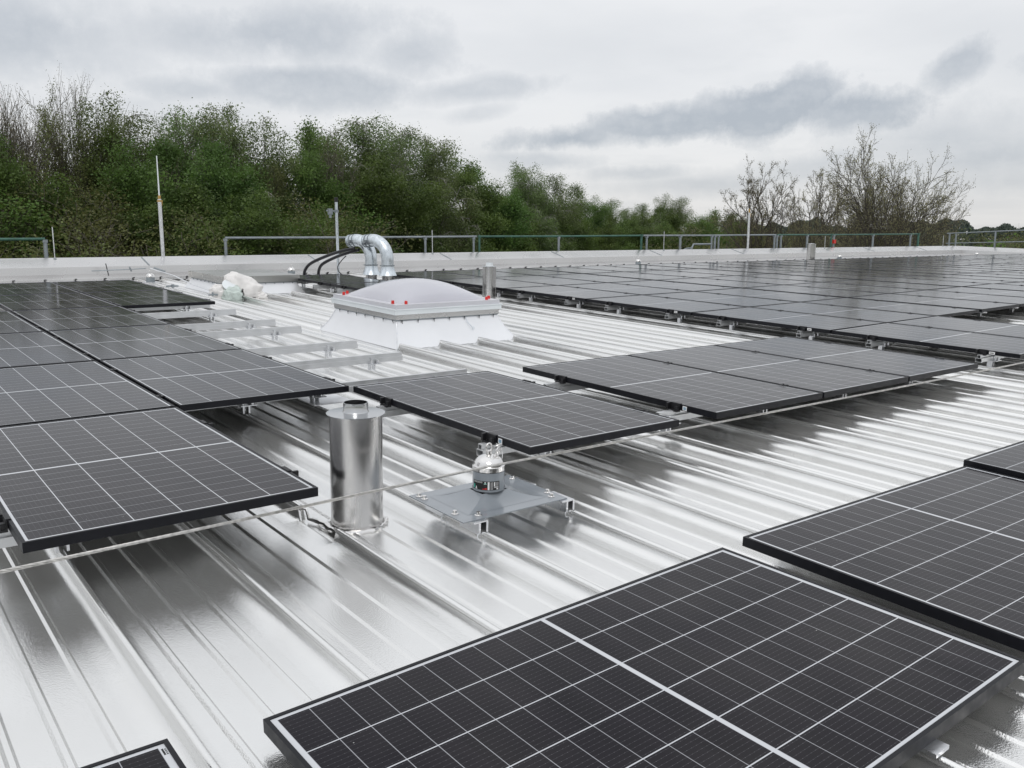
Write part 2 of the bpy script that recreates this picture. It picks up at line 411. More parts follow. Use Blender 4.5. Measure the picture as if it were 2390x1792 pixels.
# cuts in the seams: seam index -> list of (Y0, Y1) where the seam is flattened
CUTS = {2: [(-1.76, -1.42)], 8: [(2.26, 3.89)], 9: [(2.26, 3.89)], 10: [(2.26, 3.89)], 11: [(2.26, 3.89)],
        }
CUTS[9] = CUTS[9] + [(7.9, 9.5)]; CUTS[10] = CUTS[10] + [(7.5, 9.6)]; CUTS[11] = CUTS[11] + [(7.6, 9.6)]
CUTS[15] = [(5.12, 5.5), (7.45, 8.5)]
rb = MB()
i0, i1 = int(round((XL - X0) / PITCH)), int((XR - X0) / PITCH)
for i in range(i0, i1 + 1):
    sx = X0 + i * PITCH
    # pan
    pr = [(sx + .052, 0)]
    for b_ in beads: pr += [(sx + a, hh) for a, hh in bead(b_)]
    pr += [(sx + PITCH - .078, 0)]
    rows = [[(x, Y, PAN + hh + h_roof(x, Y)) for x, hh in pr] for Y in yb]
    rb.strip(rows)
    # seam
    st = [(Y, 1.) for Y in yb]
    for a, b_ in CUTS.get(i, []):
        st = [q for q in st if not (a <= q[0] <= b_)]
        st += [(a, 1.), (a + .022, .02), (b_ - .022, .02), (b_, 1.)]
    st.sort()
    rows = []
    for Y, k in st:
        rows.append([(sx + a, Y, PAN + hh * k + h_roof(sx + a, Y)) for a, hh in seam_prof])
    rb.strip(rows, smooth=True)
me = rb.mesh('roof_sheet', M['roof'])
ro = link('roof_sheet', me, building); ro.matrix_world = TM
# walls of the building
wb = MB()
for (xa, ya), (xb_, yb_) in (((-5.9, -7.7), (34.1, -7.7)), ((34.1, -7.7), (34.1, 11.75)), ((34.1, 11.75), (-5.9, 11.75)), ((-5.9, 11.75), (-5.9, -7.7))):
    a = TM @ Vector((xa, ya, -.30)); b = TM @ Vector((xb_, yb_, -.30))
    d = (b - a).normalized(); n = Vector((d.y, -d.x, 0)) * -.15
    wb.strip([[a, b], [Vector((a.x, a.y, -9.5)), Vector((b.x, b.y, -9.5))]])
    wb.strip([[a + n, b + n], [Vector((a.x, a.y, -9.5)) + n, Vector((b.x, b.y, -9.5)) + n]])
link('wall', wb.mesh('wall', M['concrete']), building)
# parapet along the far edge: (Y, Z) profile, then joints and side parapet
prof = [(10.93, -.20), (10.935, -.150), (11.13, -.088), (11.145, .030), (11.16, .036), (11.60, .150), (11.645, .158), (11.66, .145), (11.67, -.30)]
pb = MB()
def inset(p, k): return p
xs = [-5.9, 0, 6, 12, 18, 24, 30]
corner = 33.2
rowsx = []
for Yp, Zp in prof:
    row = [(x, Yp, Zp) for x in xs]
    row.append((corner + (Yp - 11.13), Yp, Zp))
    rowsx.append(row)
pb.strip(rowsx)
# side parapet (runs back towards the viewer)
rowsy = []
for Yp, Zp in prof:
    x = corner + (Yp - 11.13)
    rowsy.append([(x, Yp, Zp)] + [(x, y, Zp) for y in (9, 6, 3, 0, -4, -7.6)])
pb.strip(rowsy)
par = link('parapet', pb.mesh('parapet', M['parapet']), building); par.matrix_world = TM
# sheet joints of the parapet cap: folded welts
for jx in (4.05, 7.2, 10.3, 13.5, 16.9, 20.3, 23.8, 27.2, 30.6, 0.9):
    jb = MB()
    for (ya, za), (yc, zc) in (((11.16, .036), (11.60, .150)), ((11.145, -.06), (11.16, .036))):
        jb.box(-.012, .012, 0, 1, .000, .006, 0, Matrix(((1, 0, 0, jx), (0, yc - ya, 0, ya), (0, zc - za, 1, za), (0, 0, 0, 1))))
    link('parapet_joint', jb.mesh('parapet_joint', M['galv_dull']), par)
# closing flashing with bent seam ends at the foot of the parapet
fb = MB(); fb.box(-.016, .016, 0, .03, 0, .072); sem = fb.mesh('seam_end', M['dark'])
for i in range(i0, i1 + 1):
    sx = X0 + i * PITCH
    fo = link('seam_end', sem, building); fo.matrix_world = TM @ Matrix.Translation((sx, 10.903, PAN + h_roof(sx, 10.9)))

# far lower roof beyond the side parapet and hedge strip
lb = MB(); lb.box(36, 75, 4, 40, -3, -.1); lb.box(36, 75.3, 3.7, 4.0, -3, .02)
tag(link('low_building', lb.mesh('low_building', M['parapet'])), 'low pale flat-roofed building beyond the far right corner of the parapet', 'building')

# ------------------------------------------------------------------ solar panels
def panel_meshes():
    t = .035; lip = .011
    f = MB()
    f.box(0, PW, 0, lip, -t, 0); f.box(0, PW, PL - lip, PL, -t, 0)
    f.box(0, lip, lip, PL - lip, -t, 0); f.box(PW - lip, PW, lip, PL - lip, -t, 0)
    fr = f.mesh('frame', M['frame'], bevel=.0012)
    gl = MB(); gl.box(lip - .001, PW - lip + .001, lip - .001, PL - lip + .001, -.0075, -.0028)
    glass = gl.mesh('glass', M['pv'])
    bk = MB(); bk.box(lip, PW - lip, lip, PL - lip, -.0105, -.0085)
    bk.box(PW / 2 - .05, PW / 2 + .05, PL * .5 - .03, PL * .5 + .03, -.026, -.0105)
    back = bk.mesh('back_sheet', M['back'])
    mc = MB(); mc.box(-.010, .030, -.024, .024, -.002, .0035); mc.box(.004, .016, -.018, .018, -.03, -.002); mc.lathe([(0, .0085), (.005, .0085), (.005, .0035)], 8, .010, 0)
    mid = mc.mesh('middle_clamp', M['clamp'])
    ec = MB(); ec.box(-.009, .003, -.035, .035, -.001, .004); ec.box(.0025, .008, -.035, .035, -.042, .004)
    ec.box(.008, .036, -.035, .035, -.042, -.034); ec.box(.008, .03, -.05, -.036, -.034, .001)
    ec.box(.008, .024, .01, .03, -.034, -.012)
    end = ec.mesh('end_clamp', M['clamp'])
    return fr, glass, back, mid, end
FR, GL, BK, MC, EC = panel_meshes()
CL = (.29, 1.27)      # clamp positions measured from the viewer's short edge
def proto_panel(name, label, group, mid=True, end=()):
    o = bpy.data.objects.new(name, None); COL.objects.link(o)
    tag(o, label, 'solar panel', group)
    link('frame', FR, o); link('glass', GL, o); link('back_sheet', BK, o)
    if mid:
        for y in CL: link('middle_clamp', MC, o, (PW, y, 0))
    for side in end:
        for y in CL:
            if side > 0: link('end_clamp', EC, o, (PW, y, 0))
            else: link('end_clamp', EC, o, (0, y, 0), (0, 0, math.pi))
    return o
jit = random.Random(4)
def place_panel(o, x, ytop, Z=0., rz=0., rx=0., ry=0.):
    """ytop = Y of the near (viewer side) edge"""
    cxp, cyp = x + PW / 2, ytop + PL / 2
    if rz: m = roof_matrix(x, ytop, Z, 0, rx, ry) @ Matrix.Rotation(rz, 4, 'Z')
    else:
        m = roof_matrix(cxp, cyp, Z, 0, rx + jit.uniform(-.0008, .0008), ry + jit.uniform(-.0008, .0008)) @ Matrix.Translation((-PW / 2, -PL / 2, 0))
    o.matrix_world = m
PR = 1.716; PC = 1.026
def row_near(k): return -PL if k == 0 else k * PR - PL      # Y of near edge; row 0 is the nearest portrait row
base_mid = proto_panel('solar_panel', 'x', 'solar panels of the left field')
base_end = proto_panel('solar_panel', 'x', 'solar panels of the left field', False, (1,))
base_two = proto_panel('solar_panel', 'x', 'solar panels of the left field', False, (1, -1))
used = set()
def panel(base, label, group, x, k, Z=0.):
    if base.name not in used:
        used.add(base.name); o = base; o['label'] = label; o['group'] = group
    else: o = dup(base, label, group)
    place_panel(o, x, row_near(k) + (0 if k else 0), Z)
    return o
GRP_L = 'solar panels of the left field'
rown = ['nearest row', 'second row', 'third row', 'fourth row', 'row nearest the parapet']
for k in range(0, 4):
    panel(base_two if k == 0 else base_mid, 'solar panel in the column cut by the left picture edge, ' + ORD[k] + ' above the rope', GRP_L, -.0, k)
for k in range(1, 6):
    lb_ = {1: 'dark solar panel whose right near corner points at the upright steel flue', 2: 'dark solar panel second up the slope from the steel flue, beside the bare rails',
           3: 'dark solar panel third up the slope from the steel flue, beside the bare rails', 4: 'dark solar panel left of the jutting panel past the last bare rail',
           5: 'solar panel in the top row of the left field, left of the topmost corner panel'}[k]
    panel(base_end if k < 4 else base_mid, lb_, GRP_L, 1.028, k)
panel(base_end, 'dark solar panel jutting out over the farthest bare rail', GRP_L, 2.050, 4)
panel(base_end, 'dark solar panel in the top row next to the lifeline post below the parapet', GRP_L, 2.050, 5)
panel(base_two, 'single solar panel standing alone between the steel flue and the skylight', 'solar panels of the middle rows', 2.047, 0)
for j in range(3):
    panel(base_end if j == 2 else base_mid, ['left one of the three joined solar panels', 'middle one of the three joined solar panels',
          'right one of the three joined solar panels'][j], 'solar panels of the middle rows', 3.352 + j * 1.021, 0)
# stickers and left clamps on the row of three
c_ = bpy.data.objects
for o in [o for o in COL.objects if o.get('label', '').startswith('left one of the three')]:
    for y in CL: link('end_clamp', EC, o, (0, y, 0), (0, 0, math.pi))
def sticker(parent, x, y, z, wide=.03, high=.026, blue=True):
    s = MB(); s.box(-.0012, 0, -wide / 2, wide / 2, -high / 2, high / 2)
    st = link('barcode_sticker', s.mesh('barcode_sticker', M['paper']), parent, (x, y, z))
    i = MB()
    if blue:
        for q in range(4): i.box(-.0024, -.0012, -wide * .3 + q * wide * .17, -wide * .3 + q * wide * .17 + wide * .08, -high * .3, high * .3)
        link('print', i.mesh('print', M['blue_ink']), st)
    else:
        i.box(-.0024, -.0012, -wide * .33, wide * .33, -high * .12, high * .14)
        link('print', i.mesh('print', M['ink']), st)
for o in [o for o in COL.objects if o.get('label', '').startswith(('left one of the three', 'single solar'))]:
    sticker(o, -.0005, CL[0] - .065, -.019)
# large field on the right
FX = lambda i: 7.12 + i * 1.021 + .053 * (i // 3)
side = ['nearest row', 'second row', 'third row', 'fourth row', 'fifth row', 'farthest row']
NCOL = 24
for k in range(0, 6):
    for i in range(0, 2 if k == 0 else NCOL):
        base = base_end if (k == 0 and i == 1) else base_mid
        lab = 'solar panel of the large right field, ' + side[k] + ', ' + ORD[i] + ' from the left'
        o = panel(base, lab, 'solar panels of the large right field', FX(i), k)
        if i == 0:
            for y in CL: link('end_clamp', EC, o, (0, y, 0), (0, 0, math.pi))
            if k < 5: sticker(o, -.0005, CL[0] - .07, -.019, .046, .022, False)
# two panels beside the ventilation elbows
for k in (4, 5):
    o = panel(base_two, 'solar panel in front of the two galvanised vent elbows, ' + ('nearer the skylight' if k == 4 else 'nearer the parapet'), 'solar panels by the vents', 5.32, k)
# landscape panels in the foreground (long side along the eaves)
GF = 'landscape solar panels in the foreground'
proto_l = proto_panel('solar_panel', 'large foreground solar panel filling the bottom right of the picture', GF, False)
def place_land(o, x, Y, Z, sx=0., sy=0., rot=0.):
    """near-left .. : x,Y = left end of the FAR long edge"""
    m = TM @ Matrix.Translation((x, Y, Z)) @ Matrix.Rotation(-math.atan(sx), 4, 'Y') @ Matrix.Rotation(math.atan(sy), 4, 'X') @ Matrix.Rotation(rot, 4, 'Z') @ Matrix.Rotation(-math.pi / 2, 4, 'Z')
    o.matrix_world = m
place_land(proto_l, .3074, -2.833, -.1433, .0269, -.0067, .0029)
LP = [dup(proto_l, 'foreground solar panel at the right edge, behind the large nearest one'), dup(proto_l, 'solar panel whose corner shows at the right edge above the foreground ones'),
      dup(proto_l, 'corner of a solar panel at the bottom left edge with a small printed mark')]
place_land(LP[0], 2.1155, -2.8245, -.0855, -.0063, .0047)
place_land(LP[1], 3.835, -2.80, -.078)
place_land(LP[2], -1.598, -2.820, -.118, 0, 0)
# printed serial on the white margin of the bottom-left panel (local: x = short side, y = long side)
i = MB()
for q in range(12):
    i.box(.030 + q * .0022, .0312 + q * .0022, PL - .0225, PL - .0185, -.0028, -.0022)
    if q % 3: i.box(.030 + q * .0022, .0312 + q * .0022, PL - .0165, PL - .0135, -.0028, -.0022)
link('serial_print', i.mesh('serial_print', M['ink']), LP[2])
# clamps of the landscape panels onto the seams
for o, seams in ((proto_l, (.605, 1.495)), (LP[0], (2.385, 3.275)), (LP[1], (4.165, 5.055))):
    ox = {proto_l.name: .3074, LP[0].name: 2.1155, LP[1].name: 3.835}[o.name]
    for s_ in seams:
        for e in (0.0, PW):
            c = MB(); c.box(e - .03, e + .03, s_ - ox - .03, s_ - ox + .03, -.075 if o is LP[0] else -.045, -.035)
            link('seam_clamp', c.mesh('seam_clamp', M['alu']), o)

# ------------------------------------------------------------------ mounting rails with seam clamps
def rail_mesh(L):
    r = MB()
    r.box(0, L, -.014, .014, -.004, 0); r.box(0, L, -.014, -.0115, -.027, -.004); r.box(0, L, .0115, .014, -.027, -.004)
    r.box(0, L, -.026, .026, -.031, -.027); r.box(0, L, -.026, -.0235, -.058, -.031); r.box(0, L, .0235, .026, -.058, -.031); r.box(0, L, -.026, .026, -.061, -.058)
    return r.mesh('rail_profile', M['rail'])
def clampb():
    c = MB()
    c.box(-.03, .03, -.026, .026, -.068, -.0612); c.box(-.022, -.0125, -.02, .02, -.118, -.068); c.box(.0125, .022, -.02, .02, -.118, -.068)
    c.box(-.03, .03, .0265, .031, -.068, -.030); c.box(-.05, .05, -.066, -.028, -.066, -.061); c.box(-.022, -.004, -.034, -.0265, -.061, -.024); c.box(-.022, -.004, -.040, -.020, -.0265, -.021)
    c.lathe([(0, -.035), (.008, -.035), (.008, -.045), (.013, -.045), (.013, -.061)], 8, .026, -.046)
    c.lathe([(0, -.040), (.007, -.040), (.007, -.061)], 8, -.032, -.048)
    return c.mesh('seam_clamp', M['alu'])
CB = clampb()
def seam_at_or_after(x): return X0 + math.ceil((x - X0) / PITCH) * PITCH
def rail(x0, x1, Y, label, group, stepn=2, first=None):
    t = thing('mounting_rail', label, 'mounting rail', x0, Y, -.0365, 0, group)
    link('rail_profile', rail_mesh(x1 - x0), t)
    s = first if first is not None else seam_at_or_after(x0 + .05)
    while s < x1 - .02:
        link('seam_clamp', CB, t, (s - x0, 0, 0)); s += PITCH * stepn
    return t
rails_y = [(.31, 3.09, 'nearest bare aluminium rail, just behind the lone solar panel'), (1.19, 3.09, 'second bare aluminium rail from the lone solar panel'),
           (1.92, 3.09, 'third bare aluminium rail from the lone solar panel'), (3.01, 3.09, 'fourth bare aluminium rail from the lone solar panel'),
           (3.61, 3.09, 'fifth bare aluminium rail from the lone solar panel'), (4.66, 3.09, 'farthest bare aluminium rail, beside the jutting solar panel')]
for Y, xe, lab in rails_y: rail(-.05, xe, Y, lab, 'bare rails beside the left field', 1 if Y in (.31,) else 2, first=X0 + PITCH * 0)
for k, (x0, x1) in ((0, (1.975, 3.13)), (0, (3.20, 6.50))):
    for n_, y in enumerate(CL):
        rail(x0, x1, row_near(k) + y + .0, ('rail under the lone solar panel, ' if x0 < 3 else 'rail under the three joined solar panels, ') + ('near one' if n_ == 0 else 'far one'), 'rails under the middle rows', 2)
for y in CL: rail(-.06, 1.02, row_near(0) + y, 'rail under the nearest left solar panel, ' + ('near one' if y == CL[0] else 'far one'), 'rails under the left field', 2)
for k in (4, 5):
    for n_, y in enumerate(CL):
        rail(-.05, 3.09, row_near(k) + y, 'rail under the ' + ('jutting' if k == 4 else 'topmost') + ' left panels, ' + ('near one' if n_ == 0 else 'far one'), 'rails under the left field', 3)
        rail(5.2, 6.38, row_near(k) + y, 'rail under the panels beside the vents, ' + ('row nearer the skylight, ' if k == 4 else 'row nearer the parapet, ') + ('near one' if n_ == 0 else 'far one'), 'rails under the panels by the vents', 1)
for k in range(0, 6):
    for n_, y in enumerate(CL):
        rail(7.05, 9.3 if k == 0 else 14.0, row_near(k) + y, 'rail end sticking out left of the large right field, ' + side[k] + ', ' + ('near one' if n_ == 0 else 'far one'), 'rails of the large right field', 2)

# ------------------------------------------------------------------ skylight
sk = thing('dome_skylight', 'square opal dome skylight with red bolt caps on a white sloped curb', 'skylight', 4.45, 3.12, 0)
def frustum(mb, x0, x1, y0, y1, z0, a0, a1, b0, b1, z1, seg=6, cave=0.):
    lo = [(x0, y0), (x1, y0), (x1, y1), (x0, y1)]; hi = [(a0, b0), (a1, b0), (a1, b1), (a0, b1)]
    for q in range(4):
        rows = []
        for s_ in range(seg + 1):
            f = s_ / seg; g_ = f + cave * math.sin(math.pi * f)
            p, r = lo[q], hi[q]; p2, r2 = lo[(q + 1) % 4], hi[(q + 1) % 4]
            z = z0 + (z1 - z0) * f
            rows.append([(p[0] + (r[0] - p[0]) * g_, p[1] + (r[1] - p[1]) * g_, z), (p2[0] + (r2[0] - p2[0]) * g_, p2[1] + (r2[1] - p2[1]) * g_, z)])
        mb.strip(rows, smooth=True)
c = MB(); frustum(c, -.76, .65, -.86, .74, PAN + .002, -.62, .565, -.61, .63, .022, 6, .12)
link('curb', c.mesh('curb', M['foil'], recalc=True), sk)
c = MB(); c.box(-.632, .575, -.622, .642, .022, .030)
link('drip_edge', c.mesh('drip_edge', M['galv_dull']), sk)
c = MB()
rs = random.Random(2)
for q in range(7):
    u = -.57 + q * .18
    for (px_, py_) in ((u, -.628), (-.638, u)):
        c.lathe([(0, .013), (.007, .013), (.007, .022)], 6, px_, py_); c.tube([(px_, py_, .013), (px_ + rs.uniform(-.004, .004), py_ - .004, -.006)], .0025, 4)
link('drip_bolts', c.mesh('drip_bolts', M['dark']), sk)
c = MB(); c.box(-.635, .578, -.625, .645, .030, .078); link('lower_frame', c.mesh('lower_frame', M['parapet'], bevel=.003), sk)
c = MB(); c.box(-.655, .597, -.645, .665, .0785, .122); c.box(-.662, .604, -.652, .672, .1222, .131)
link('upper_frame', c.mesh('upper_frame', M['white_plastic'], bevel=.003), sk)
c = MB(); c.box(-.640, .583, -.630, .650, .1312, .172); link('dome_flange', c.mesh('dome_flange', M['grp'], bevel=.004), sk)
c = MB(); rows = []
nn = 28
for a in range(nn + 1):
    u = -1 + 2 * a / nn; row = []
    for b_ in range(nn + 1):
        v = -1 + 2 * b_ / nn
        hgt = max(0, (1 - u * u) * (1 - v * v)) ** .62
        row.append((u * .525 - .028, v * .55 + .01, .1722 + .19 * hgt))
    rows.append(row)
c.strip(rows, smooth=True)
link('dome', c.mesh('dome', M['dome']), sk)
for (px_, py_) in ((-.595, -.50), (-.50, -.585), (.45, -.585), (.54, -.50), (-.595, .50), (-.50, .605), (.45, .605), (.54, .50)):
    c = MB(); c.lathe([(.015, .172), (.015, .194), (.012, .203), (0, .204)], 12, px_, py_); link('red_bolt_cap', c.mesh('red_bolt_cap', M['red']), sk)
c = MB(); c.tube([(.16, -.627, .02), (.165, -.66, -.03), (.185, -.71, -.075)], .003, 6)
ring = [(.19 + .012 * math.cos(a), -.722, -.085 + .012 * math.sin(a)) for a in [k * math.pi / 6 for k in range(13)]]
c.tube(ring, .003, 6, caps=False); link('pull_ring', c.mesh('pull_ring', M['galv']), sk)
for sx_, sy_ in ((-.76, -.86), (.65, -.86), (-.76, .74)):
    tx, ty = (-.62 if sx_ < 0 else .565), (-.61 if sy_ < 0 else .63)
    c = MB(); pts = []
    for q in range(13):
        f = q / 12; g_ = f + .12 * math.sin(math.pi * f)
        pts.append((sx_ + (tx - sx_) * g_ + rs.uniform(-.002, .002), sy_ + (ty - sy_) * g_ + rs.uniform(-.002, .002), PAN + .002 + (.02 - PAN) * f))
    c.tube(pts, [.005 + rs.uniform(-.0015, .0015) for _ in pts], 6); link('corner_weld', c.mesh('corner_weld', M['alu']), sk)

# ------------------------------------------------------------------ steel flues
def flue(x, Y, r, ztop, label, collar_r, collar_h, weld=True, white=False, group=None, cap=.012):
    t = thing('flue_pipe', label, 'pipe', x, Y, 0, 0, group)
    H = ztop
    c = MB(); c.lathe([(r * 1.01, PAN), (r, PAN + .03), (r, H)], 48)
    # overlapping lengthwise seam
    a = -1.0
    c.tube([(math.cos(a) * (r + .0005), math.sin(a) * (r + .0005), PAN + .03), (math.cos(a) * (r + .0005), math.sin(a) * (r + .0005), H - .005)], .0026, 6)
    a = -.93
    c.tube([(math.cos(a) * (r + .0002), math.sin(a) * (r + .0002), PAN + .03), (math.cos(a) * (r + .0002), math.sin(a) * (r + .0002), H - .005)], .0014, 6)
    link('pipe_body', c.mesh('pipe_body', M['flue'], recalc=True), t)
    c = MB(); c.lathe([(r + .0005, H - .004), (r + cap, H - .001), (r + cap, H + .002), (collar_r, H + .006)], 48); link('rim_cover', c.mesh('rim_cover', M['flue_top']), t)
    c = MB(); c.lathe([(collar_r + .004, H + .006), (collar_r, H + .012), (collar_r, H + collar_h), (collar_r - .003, H + collar_h), (collar_r - .003, H - .1), (0, H - .1)], 36)
    link('inner_collar', c.mesh('inner_collar', M['white_plastic'] if white else M['flue_top']), t)
    if weld:
        rr = random.Random(7); c = MB(); pts = []; rad = []
        for q in range(49):
            a = q / 48 * 2 * math.pi; k = r + .012 + rr.uniform(-.005, .007)
            pts.append((math.cos(a) * k, math.sin(a) * k, PAN + .006)); rad.append(.007 + rr.uniform(-.003, .004))
        c.tube(pts, rad, 7, caps=False); link('base_weld', c.mesh('base_weld', M['alu_bright']), t)
    return t
mf = mat('brushed_flue', (.60, .595, .59), .26, 1.0, Anisotropic=.7)
M['flue'] = noisy(mf, 14, .05, (.20, .32), .35, 60, .001, stretch=(1, 1, .05))
FL = flue(1.215, -1.60, .1045, .248, 'large upright shiny steel flue in front of the lone solar panel', .049, .044)
flue(6.98, 5.30, .094, .300, 'slim steel flue with white stub behind the dome skylight', .050, .05, False, True)
flue(20.6, 9.2, .11, .374, 'short steel flue standing behind the large solar field near the parapet', .07, .012, False)
# torn end of the seam beside the flue and its ragged patch
rr = random.Random(3); c = MB()
pts = []; rad = []
for q in range(15):
    f = q / 14; pts.append((1.05 + .035 * math.sin(f * 3.1) + rr.uniform(-.006, .006), -1.43 - .34 * f, PAN + .012 + (.035 if q < 2 else .0) + rr.uniform(-.003, .004))); rad.append(.009 + rr.uniform(-.004, .004))
c.tube(pts, rad, 7); pt = link('seam_weld', c.mesh('seam_weld', M['alu_bright']), FL); pt.matrix_world = TM

# white plate on the roof behind the big flue
c = MB(); c.box(-.13, .13, -.12, .12, 0, .006)
o = link('cover_plate', c.mesh('cover_plate', M['foil'], bevel=.002)); o.matrix_world = roof_matrix(2.02, .33, CREST + .012)
tag(o, 'small pale metal plate lying on the seams behind the big flue, under the panel edge', 'metal plate')

# ------------------------------------------------------------------ lifeline anchors and rope
def anchor(x, Y, label, plate=True, Zb=-.155, deco=False, small=False):
    t = thing('lifeline_anchor', label, 'roof anchor', x, Y, 0, 0, 'lifeline anchors')
    if plate:
        c = MB()
        zp = -.112
        c.box(-.262, .262, -.197, .197, zp - .004, zp)
        # shallow pressed pyramid
        base = [(-.20, -.14), (.20, -.14), (.20, .14), (-.20, .14)]
        for q in range(4):
            a, b_ = base[q], base[(q + 1) % 4]
            rows = []
            for s_ in range(7):
                f = s_ / 6; k = 1 - f * .68; z = zp + .0006 + .034 * f ** 1.9
                rows.append([(a[0] * k, a[1] * k, z), (b_[0] * k, b_[1] * k, z)])
            c.strip(rows, smooth=True)
        link('base_plate', c.mesh('base_plate', M['grey'], bevel=0), t)
        for bx_, by_ in ((-.235, .16), (-.235, .12), (-.235, -.10), (-.17, -.165), (.235, .14), (.235, -.10), (.215, -.15), (.10, .17)):
            c = MB(); c.lathe([(0, zp + .016), (.008, zp + .016), (.009, zp + .006), (.015, zp + .004), (.015, zp)], 10, bx_, by_)
            link('bolt', c.mesh('bolt', M['alu_bright']), t)
        for s_ in (-.19 + 0.0, .255):
            xs_ = round((x + s_ - X0) / PITCH) * PITCH + X0 - x
            for ys_ in ((-.15, .10) if s_ < 0 else (-.15, .1)):
                c = MB()
                c.box(xs_ - .045, xs_ + .020, ys_ - .065, ys_ + .065, zp - .010, zp - .0045)
                c.box(xs_ - .022, xs_ - .013, ys_ - .065, ys_ + .065, zp - .058, zp - .010)
                c.box(xs_ + .013, xs_ + .022, ys_ - .065, ys_ + .065, zp - .052, zp - .010)
                c.tube([(xs_ - .018 + .012 * math.sin(a_), ys_ - .067, zp - .062 + .012 * math.cos(a_)) for a_ in [k * math.pi / 6 for k in range(-7, 1)]], .0028, 5)
                link('plate_clamp', c.mesh('plate_clamp', M['alu']), t)
        z0 = -.082
    else:
        z0 = Zb
        c = MB(); c.box(-.11, .11, -.09, .09, z0 - .004, z0 + .002); link('base_plate', c.mesh('base_plate', M['alu']), t)
    k = 1.
    r = .076
    c = MB(); c.lathe([(r, z0), (r, z0 + .092), (r - .004, z0 + .093)], 40); c.lathe([(r + .0015, z0 - .003), (r + .0015, z0 + .006)], 40)
    link('canister', c.mesh('canister', M['grey'] if plate else M['galv_dull']), t)
    c = MB(); c.lathe([(r - .003, z0 + .0925), (r - .003, z0 + .097)], 40); link('gasket', c.mesh('gasket', M['rubber']), t)
    c = MB(); pr_ = [(r + .001, z0 + .096), (r + .001, z0 + .118), (r - .003, z0 + .121)]
    for q in range(1, 9):
        a = q / 9 * math.pi / 2; pr_.append(((r - .004) * math.cos(a), z0 + .121 + .052 * math.sin(a)))
    pr_ += [(.014, z0 + .173), (.014, z0 + .19), (.009, z0 + .192), (0, z0 + .192)]
    c.lathe(pr_, 40); link('dome_cap', c.mesh('dome_cap', M['alu_bright']), t)
    c = MB(); zr = z0 + .206
    ringp = [(.017 * math.cos(a), 0, zr + .021 * math.sin(a)) for a in [q * math.pi / 10 for q in range(21)]]
    c.tube(ringp, .0042, 8, caps=False); link('eye_ring', c.mesh('eye_ring', M['alu_bright']), t)
    if deco:
        # loops of thin wire tying the rope to the eye
        for q, (ph, rx_, oz) in enumerate(((.2, .036, -.012), (.8, .030, -.025), (1.4, .024, -.02), (2.1, .033, -.03))):
            pts = [(.025 + .030 * math.cos(a + ph) + .008 * q, -.02 - rx_ * math.sin(a) * .8, zr + oz + rx_ * math.sin(a + ph)) for a in [w_ * math.pi / 9 for w_ in range(19)]]
            c = MB(); c.tube(pts, .0016, 6, caps=False); link('tie_wire', c.mesh('tie_wire', M['alu_bright']), t)
        # information label wrapped round the canister
        def patch(a0, a1, za, zb_, m_, off, nm, par):
            c = MB(); rows = []
            for q in range(9):
                a = a0 + (a1 - a0) * q / 8
                rows.append([(math.cos(a) * (r + off), math.sin(a) * (r + off), za), (math.cos(a) * (r + off), math.sin(a) * (r + off), zb_)])
            c.strip(rows, smooth=True); return link(nm, c.mesh(nm, m_), par)
        A = lambda u: R(-190 + 105 * u)            # u 0..1 across the label
        ZB = lambda v: z0 + .008 + .045 * v
        lab = patch(A(0), A(1), ZB(0), ZB(1), M['ink'], .0008, 'warning_label', t)
        def mk(u0, u1, v0, v1, m_): patch(A(u0), A(u1), ZB(v0), ZB(v1), m_, .0016, 'print', lab)
        for v in (.9, .80): mk(.03, .40, v, v + .03, M['paper'])
        mk(.03, .10, .10, .55, M['green_ink']); mk(.14, .18, .05, .35, M['paper']); mk(.12, .20, .05, .12, M['paper'])
        mk(.45, .54, .68, .78, M['green_ink']); mk(.475, .515, .78, .93, M['paper']); mk(.45, .54, .66, .70, M['paper'])
        mk(.45, .54, .38, .55, M['dark']); mk(.40, .50, .06, .16, M['red_ink']); mk(.48, .56, .06, .26, M['red_ink'])
        mk(.58, .64, .04, .95, M['paper'])
        for q in range(8): mk(.67, .76, .08 + q * .11, .08 + q * .11 + .03, M['paper'])
        mk(.79, .83, .45, .92, M['paper'])
        for q in range(5): mk(.85, .96, .50 + q * .09, .50 + q * .09 + .025, M['paper'])
        for q in range(3): mk(.79, .96, .26 + q * .06, .26 + q * .06 + .03, M['paper'])
        mk(.88, .95, .06, .2, M['paper'])
    kz = .82
    for ch in t.children:
        if ch.name.split('.')[0] in ('canister', 'gasket', 'dome_cap', 'eye_ring', 'tie_wire', 'warning_label'):
            ch.scale = (.87, .87, kz); ch.location.z = z0 * (1 - kz) + (.012 if plate else 0)
    return t
anchor(1.675, -1.875, 'silver domed lifeline anchor with an info label on a grey square plate', True, deco=True)
anchor(3.72, 9.97, 'silver domed lifeline anchor beside the top left solar panel', False)
anchor(6.40, 10.62, 'silver domed lifeline anchor behind the metal hatch cover', False)
anchor(15.45, 10.6, 'silver domed lifeline anchor between the slim flue and the parapet', False)
anchor(24.0, 10.45, 'silver domed lifeline anchor right of the short far flue', False)
anchor(31.9, 10.0, 'silver domed lifeline anchor in the far right corner of the roof', False)
